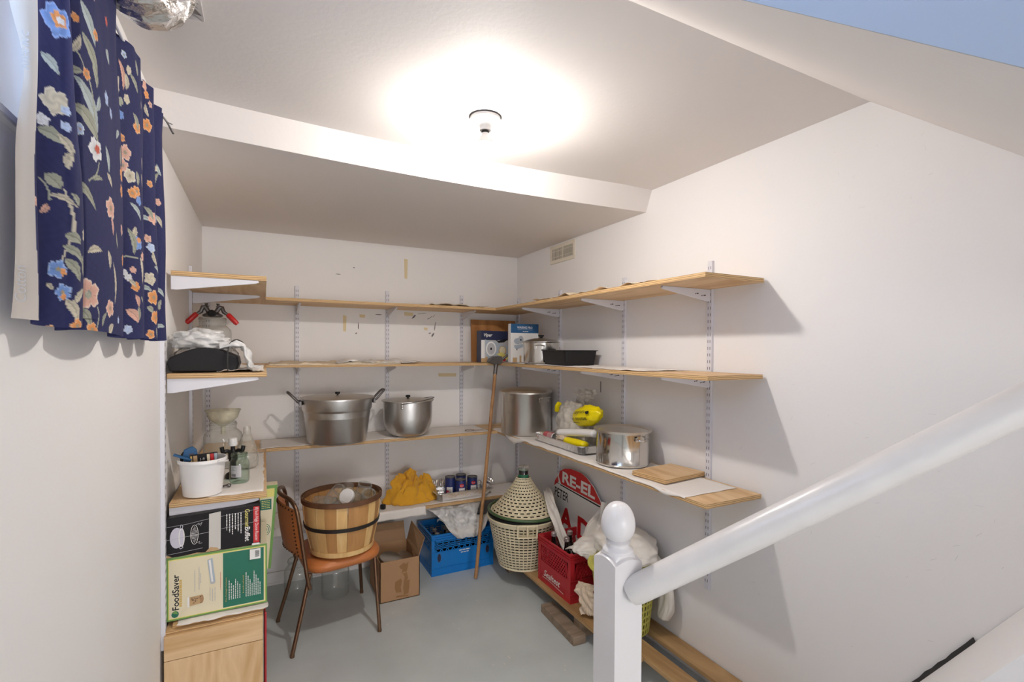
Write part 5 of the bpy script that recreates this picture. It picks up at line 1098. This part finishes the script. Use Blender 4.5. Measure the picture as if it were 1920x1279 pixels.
drape('white_cloth_drape', 'white cloth falling from the demijohn into the red crate', 'cloth', [(1.80, 2.99, .60), (1.745, 2.86, .57), (1.725, 2.765, .52), (1.715, 2.69, .45), (1.715, 2.63, .39), (1.72, 2.56, .31)], .085, 'white cloth', 8, .016, wdir=(.9, .5, .15), folds=2, fr=6, taper=lambda v: .6+.7*sin(pi*min(1, v*.8+.15)), solid=.003)
drape('white_sheet', 'big white sheet draped between the sign and the red crate', 'cloth', [(1.845, 2.375, .672), (1.80, 2.385, .58), (1.74, 2.38, .50), (1.69, 2.38, .445), (1.66, 2.37, .42)], .20, 'white cloth', 5, .030, wdir=(-.2, .95, -.3), folds=2, fr=4, taper=lambda v: .25+1.0*v, solid=.003, n=(50, 60))
blob('white_bag', 'lumpy white cloth bag resting on the red crate edge', 'cloth', (1.715, 2.30, .414), (.13, .10, .052), 'white cloth', .22, 2.2, 23)
drape('brown_paper_bag', 'torn crumpled brown paper hanging at the side of the yellow basket', 'paper bag', [(1.590, 2.20, .31), (1.568, 2.19, .28), (1.575, 2.17, .22), (1.59, 2.16, .15)], .10, 'brown paper', 9, .014, wdir=(.55, -.8, 0), solid=.001, edge=.5)
drape('grey_white_cloth', 'white cloth hanging from the lowest shelf into the blue crate', 'cloth', [(1.33, 3.40, .335), (1.32, 3.34, .36), (1.31, 3.285, .345), (1.305, 3.262, .30), (1.315, 3.260, .245)], .36, 'grey white cloth', 6, .018, wdir=(1, 0, -.03), folds=2, fr=5, taper=lambda v: 1.15-.95*max(0, v-.25)**1.1, n=(60, 50), solid=.002)
drape('clear_film', 'translucent film hanging under the front of the lowest shelf', 'plastic film', [(1.24, 3.37, .462), (1.24, 3.31, .45), (1.25, 3.27, .40), (1.28, 3.258, .33)], .42, 'white film', 16, .014, wdir=(1, 0, 0), folds=2, taper=lambda v: 1.05-.6*v, n=(50, 40), solid=0)

# ---------------------------------------------------------------- election sign leaning on the wall
t = thing('campaign_sign', 'round red and white campaign sign leaning on the right wall', 'sign', (1.87, 2.68, .13))
ou = [(2.995, .56), (2.985, .66), (2.955, .70), (2.925, .738), (2.86, .770), (2.78, .785), (2.66, .784), (2.60, .768), (2.52, .72), (2.45, .65), (2.41, .57), (2.40, .48), (2.44, .36), (2.55, .25), (2.70, .20), (2.85, .24), (2.95, .36), (2.99, .47)]
pl = [(2.995-a, b) for a, b in ou]; Xs = 1.872
build('panel', MB().prism(pl, (Xs, 2.995, 0), (0, -1, 0), (0, 0, 1), (.005, 0, 0)), 'print white', t, smooth=False)
pr = Print((Xs, 2.995, 0), (0, -1, 0), (0, 0, 1), (-1, 0, 0)); g = radians(-3)
pr.poly([(.07, .738), (.135, .770), (.215, .785), (.335, .784), (.395, .768), (.475, .72), (.535, .66), (.555, .63), (.09, .652), (.06, .70)], 'print red').poly([(.08, .648), (.56, .622), (.565, .612), (.08, .640)], 'print black')
pr.text('RE-EL', .105, .672, .105, 'print white', rot=g, width=.38, bold=.035).text('PETER', .008, .555, .088, 'print black', rot=g, width=.175, bold=.01).poly([(.0, .62), (.06, .66), (.05, .70), (.01, .66)], 'print red').dashes(.012, .645, .06, .008, 'print black')
pr.text('A DI', .07, .36, .20, 'print red', rot=g, width=.42, bold=.04).done('printed_front', t)

# ---------------------------------------------------------------- lowest shelf: mustard cloth, foil pan with cans
z = ZT[3]+.004
def rag(u, v):
    a = 2*pi*u; c_, s_ = cos(a), sin(a); R = 1+.22*nz(c_*1.3, s_*1.3, 2)+.10*nz(c_*4, s_*4, 5)
    x, y = .965+.205*v*R*c_, 3.50+.105*v*R*s_; k = abs(nz(x*7, y*7, 1)); k2 = abs(nz(x*18+y*9, y*16, 8)); k3 = abs(nz(x*11-y*14, y*5+x*6, 4))
    pk = math.exp(-((x-.955+.5*(y-3.5))**2/.0045+(y-3.545)**2/.006)); p2 = math.exp(-((x-1.09)**2/.007+(y-3.55)**2/.005)); p3 = math.exp(-((x-.87)**2/.010+(y-3.5)**2/.004))
    h = (1-v**4.0)*(.025+.090*pk+.085*p2+.055*p3+.12*k+.10*k3+.06*k2)
    h += (1-v**4)*.030*abs(sin(a*4.5+4*nz(x*5, y*5)+v*3))*(.3+v)-.012*(1-v**4)*abs(nz(x*45, y*40, 3))
    return (x+.03*nz(x*14, h*22, 1), min(3.636, y+.02*nz(y*14, h*22, 5)), z+max(.0, h))
tag(build('mustard_cloth', MB().sheet(rag, 130, 60), 'mustard cloth', loc=(.955, 3.5, z), ang=180, solid=.002), 'crumpled mustard yellow cloth on the lowest back shelf', 'cloth')
tag(build('bottle_stopper', MB().lathe([(.0, 0), (.017, 0), (.019, .004), (.019, .026), (.015, .03), (.0, .03)], 20, (.735, 3.40, z)).tube(spline([(.735, 3.40, z+.03), (.71, 3.42, z+.09), (.67, 3.44, z+.12), (.66, 3.44, z+.09)]), .001, 5), 'black plastic', loc=(.735, 3.40, z)), 'small black stopper with a wire on the lowest shelf left of the mustard cloth', 'stopper')
def foilpan(name, label, c, hx, hy, h, rz, n=34):
    t = thing(name, label, 'foil tray', c); m = MB(); m.T = Matrix.Translation(c)@RZ(rz); nf = 260; R = []
    lv = [(-.020, 0, 0), (-.018, .001, 0), (0, h-.002, 1), (.001, h, 1), (.010, h+.001, 0), (.012, h-.003, 0)]
    base = rrect(hx, hy, .035, 66)
    for e, zz, fl in [(-.02, 0, 0), (-.016, .004, 1), (-.012, .014, 1), (-.005, h-.006, 1), (0, h, .3), (.010, h+.001, 0), (.012, h-.003, 0)]:
        ring_ = []
        for i, (a, b) in enumerate(base):
            l = math.hypot(a, b); nx, ny = a/hx, b/hy; q = (abs(nx)**8+abs(ny)**8)**.125; ex = e+fl*.0032*sin(i*2*pi/len(base)*n*2.0)
            dx = (1 if a > 0 else -1) if abs(nx) > abs(ny) else 0; dy = (1 if b > 0 else -1) if abs(ny) >= abs(nx) else 0
            ring_.append((a+(a/hx)*ex, b+(b/hy)*ex, zz+.001*nz(a*30, b*30)))
        R.append(ring_)
    k = len(base); vs = [v for r in R for v in r]; fs = [tuple(range(k))[::-1]]
    for j in range(len(R)-1):
        for i in range(k): i2 = (i+1) % k; fs.append((j*k+i, j*k+i2, (j+1)*k+i2, (j+1)*k+i))
    m.add(vs, fs); build('pan', m, 'foil', t, ang=60, solid=.0006); return t
t = foilpan('foil_roasting_pan', 'silver fluted foil roasting pan holding four cans', (1.325, 3.475, z+.001), .215, .115, .062, 2, 22)
m = MB()
def ff(u, v): x = 1.13+.11*u; zz = z+.055+.055*v; return (x+.02*v, 3.555+.035*v+.006*sin(u*40), zz*1+.006*nz(u*6, v*3))
build('bent_flap', m.sheet(ff, 60, 6), 'foil', t, ang=40, solid=.0006)
def ff2(u, v): return (1.545+.05*v, 3.44+.09*u+.006*sin(v*9), z+.045+.045*v+.01*sin(u*25+v*4))
build('bent_flap', MB().sheet(ff2, 30, 8), 'foil', t, ang=40, solid=.0006)
for (x, y), dz, lb in zip(((1.258, 3.492), (1.362, 3.540), (1.318, 3.428), (1.428, 3.470)), (.012, .005, .0, .0), ('leftmost of the four cans, taller', 'rear can of the four', 'front can of the four', 'rightmost of the four cans')):
    t = thing('food_can', 'dark blue labelled tin can in the foil pan, '+lb, 'can', (x, y, z+.004), 'tin cans in the foil pan'); hc = .128+dz; r = .0395
    build('can', MB().lathe([(.0, .001), (.0375, 0), (.0395, .003), (.0387, .006), (.0387, hc-.006), (.040, hc-.003), (.040, hc), (.0375, hc), (.0365, hc-.003), (.0, hc-.003)], 40, (x, y, z+.004)), 'can lid', t)
    m = MB(); m.lathe([(.0393, .007), (.0393, hc-.007)], 40, (x, y, z+.004), caps=False); build('label', m, 'can blue', t)
    pr = Print((0, 0, 0), (1, 0, 0), (0, 0, 1)); pr.fn = cyl(x, y, z+.004, .0397, radians(-128 if dz < .01 else -150)); 
    for i in range(9): pr.rect(i*.005, .012, (i+1)*.005, .068, 'print white')
    pr.k = 2.5; pr.ell(.020, .088 if dz < .01 else .035, .016, .013, 'print red'); pr.k = 3
    if dz > .01: pr.rect(.0, .014, .018, .045, 'print red').rect(.018, .014, .034, .045, 'print red')
    for q in (.050, .043, .036, .029): pr.dashes(.006, q, .03, .003, 'print navy', seed=int(x*100))
    pr.k = 4; pr.text('Lancia', .009, .084, .009, 'print white', width=.024) if dz < .01 else None
    pr.done('printed_label', t)

# ---------------------------------------------------------------- foil tray with party goods
z = ZT[2]+.004
t = foilpan('foil_party_tray', 'shallow fluted foil tray holding plastic bags on the low right shelf', (1.728, 2.555, z+.004), .125, .270, .052, 0, 30)
c0 = (1.665, 2.64, z+.012)
t = thing('paper_cup_stack', 'red and white striped paper cup lying in the foil tray', 'cup', (1.655, 2.70, z+.045))
m = MB(); T = Matrix.Translation((1.655, 2.735, z+.046))@RX(90)@RZ(10); m.T = T; m.lathe([(.0, -.02), (.022, -.02), (.024, -.018), (.031, .10), (.034, .103), (.033, .105), (.030, .10), (.022, -.015)], 32, caps=False); build('cup', m, 'print white', t)
m = MB(); m.T = T
for i in range(10): m.lathe([(.0245+.0006*i*1.1+.0006, -.012+i*.0105), (.0252+.0006*i*1.1+.0006, -.006+i*.0105)], 32, caps=False)
m.lathe([(.0245, -.018), (.0275, .03)], 32, caps=False); build('stripes', m, 'print pink', t)
blob('brown_package', 'brown crumpled paper package wrapped in clear film in the foil tray', 'package', (1.675, 2.555, z+.02), (.05, .055, .036), 'brown paper', .35, 4, 31)
def tubebag(name, label, pts, r, mt, fl=.75, lab=None):
    o = build(name, MB().tube(spline(pts, 6), r, 24, flat=fl), mt, loc=pts[0], ang=180); tag(o, label, 'package'); return o
tubebag('foam_plate_pack', 'white foam plate pack lying across the foil tray', [(1.66, 2.60, z+.085), (1.67, 2.50, z+.10), (1.69, 2.38, z+.115), (1.70, 2.28, z+.125)], [.028]*19, 'white plastic', .8)
t = thing('yellow_plate_bag', 'yellow plastic bag printed en mousse on top of the foil tray', 'plastic bag', (1.75, 2.42, z+.15))
def yb(u, v):
    a = 2*pi*u; b = -pi/2+pi*v; d = V3((cos(a)*cos(b), sin(a)*cos(b), sin(b))); q = .12*noise.noise(d*2.4)+.12*abs(noise.noise(d*5))
    p = V3((d.x*.052, d.y*.135, d.z*.062))*(1+q); p.z += .35*-p.y*.6; return V3((1.745, 2.425, z+.205))+p
build('bag', MB().sheet(yb, 48, 32), 'bag yellow', t, ang=180)
def yprint(x, y, k):      # on the flank that faces the room
    yy = 2.425-(x-.10); zz = z+.205+y; rel = (yy-2.425)/.135; zc = .35*.6*-(yy-2.425); dz = (y-zc)/.062
    return V3((1.745-.058*max(.05, 1-rel*rel-dz*dz)**.5-.006-k, yy, zz))
pr = Print((0, 0, 0), (1, 0, 0), (0, 0, 1)); pr.fn = yprint
pr.text('en mousse', .020, -.032, .034, 'print black', rot=.14, width=.15, bold=.012).text('assiettes', .03, .008, .030, 'print black', rot=.18, width=.12).poly([(.150, .036), (.178, .044), (.184, .030), (.166, .022)], 'print black').line([(.02, -.045), (.10, -.038)], .002, 'print black').done('lettering', t)
blob('clear_party_bag', 'big puffy clear plastic bag standing in the foil tray', 'plastic bag', (1.765, 2.60, z+.02), (.080, .135, .145), 'party film', .25, 3, 41)
drape('clear_bag_top', 'flaring open top of clear bag behind the yellow package', 'plastic bag', [(1.80, 2.55, z+.20), (1.81, 2.54, z+.28), (1.82, 2.53, z+.36)], .16, 'party film', 12, .030, wdir=(0, 1, 0), folds=3, taper=lambda v: .6+.7*v, solid=0)
tag(build('yellow_corner_bag', MB().tube(spline([(1.73, 2.74, z+.20), (1.72, 2.72, z+.235), (1.725, 2.70, z+.26)], 5), [.016]*11, 14, flat=.5), 'bag yellow', loc=(1.73, 2.74, z+.2)), 'narrow yellow package edge at the left of the clear bag', 'package')
tubebag('yellow_flat_pack', 'flat yellow package lying low in the foil tray near the wide pot', [(1.655, 2.52, z+.050), (1.66, 2.44, z+.052), (1.67, 2.33, z+.052)], [.020, .026, .028, .028, .028, .028, .028, .028, .028, .028, .026, .026, .022], 'bag yellow', .8)
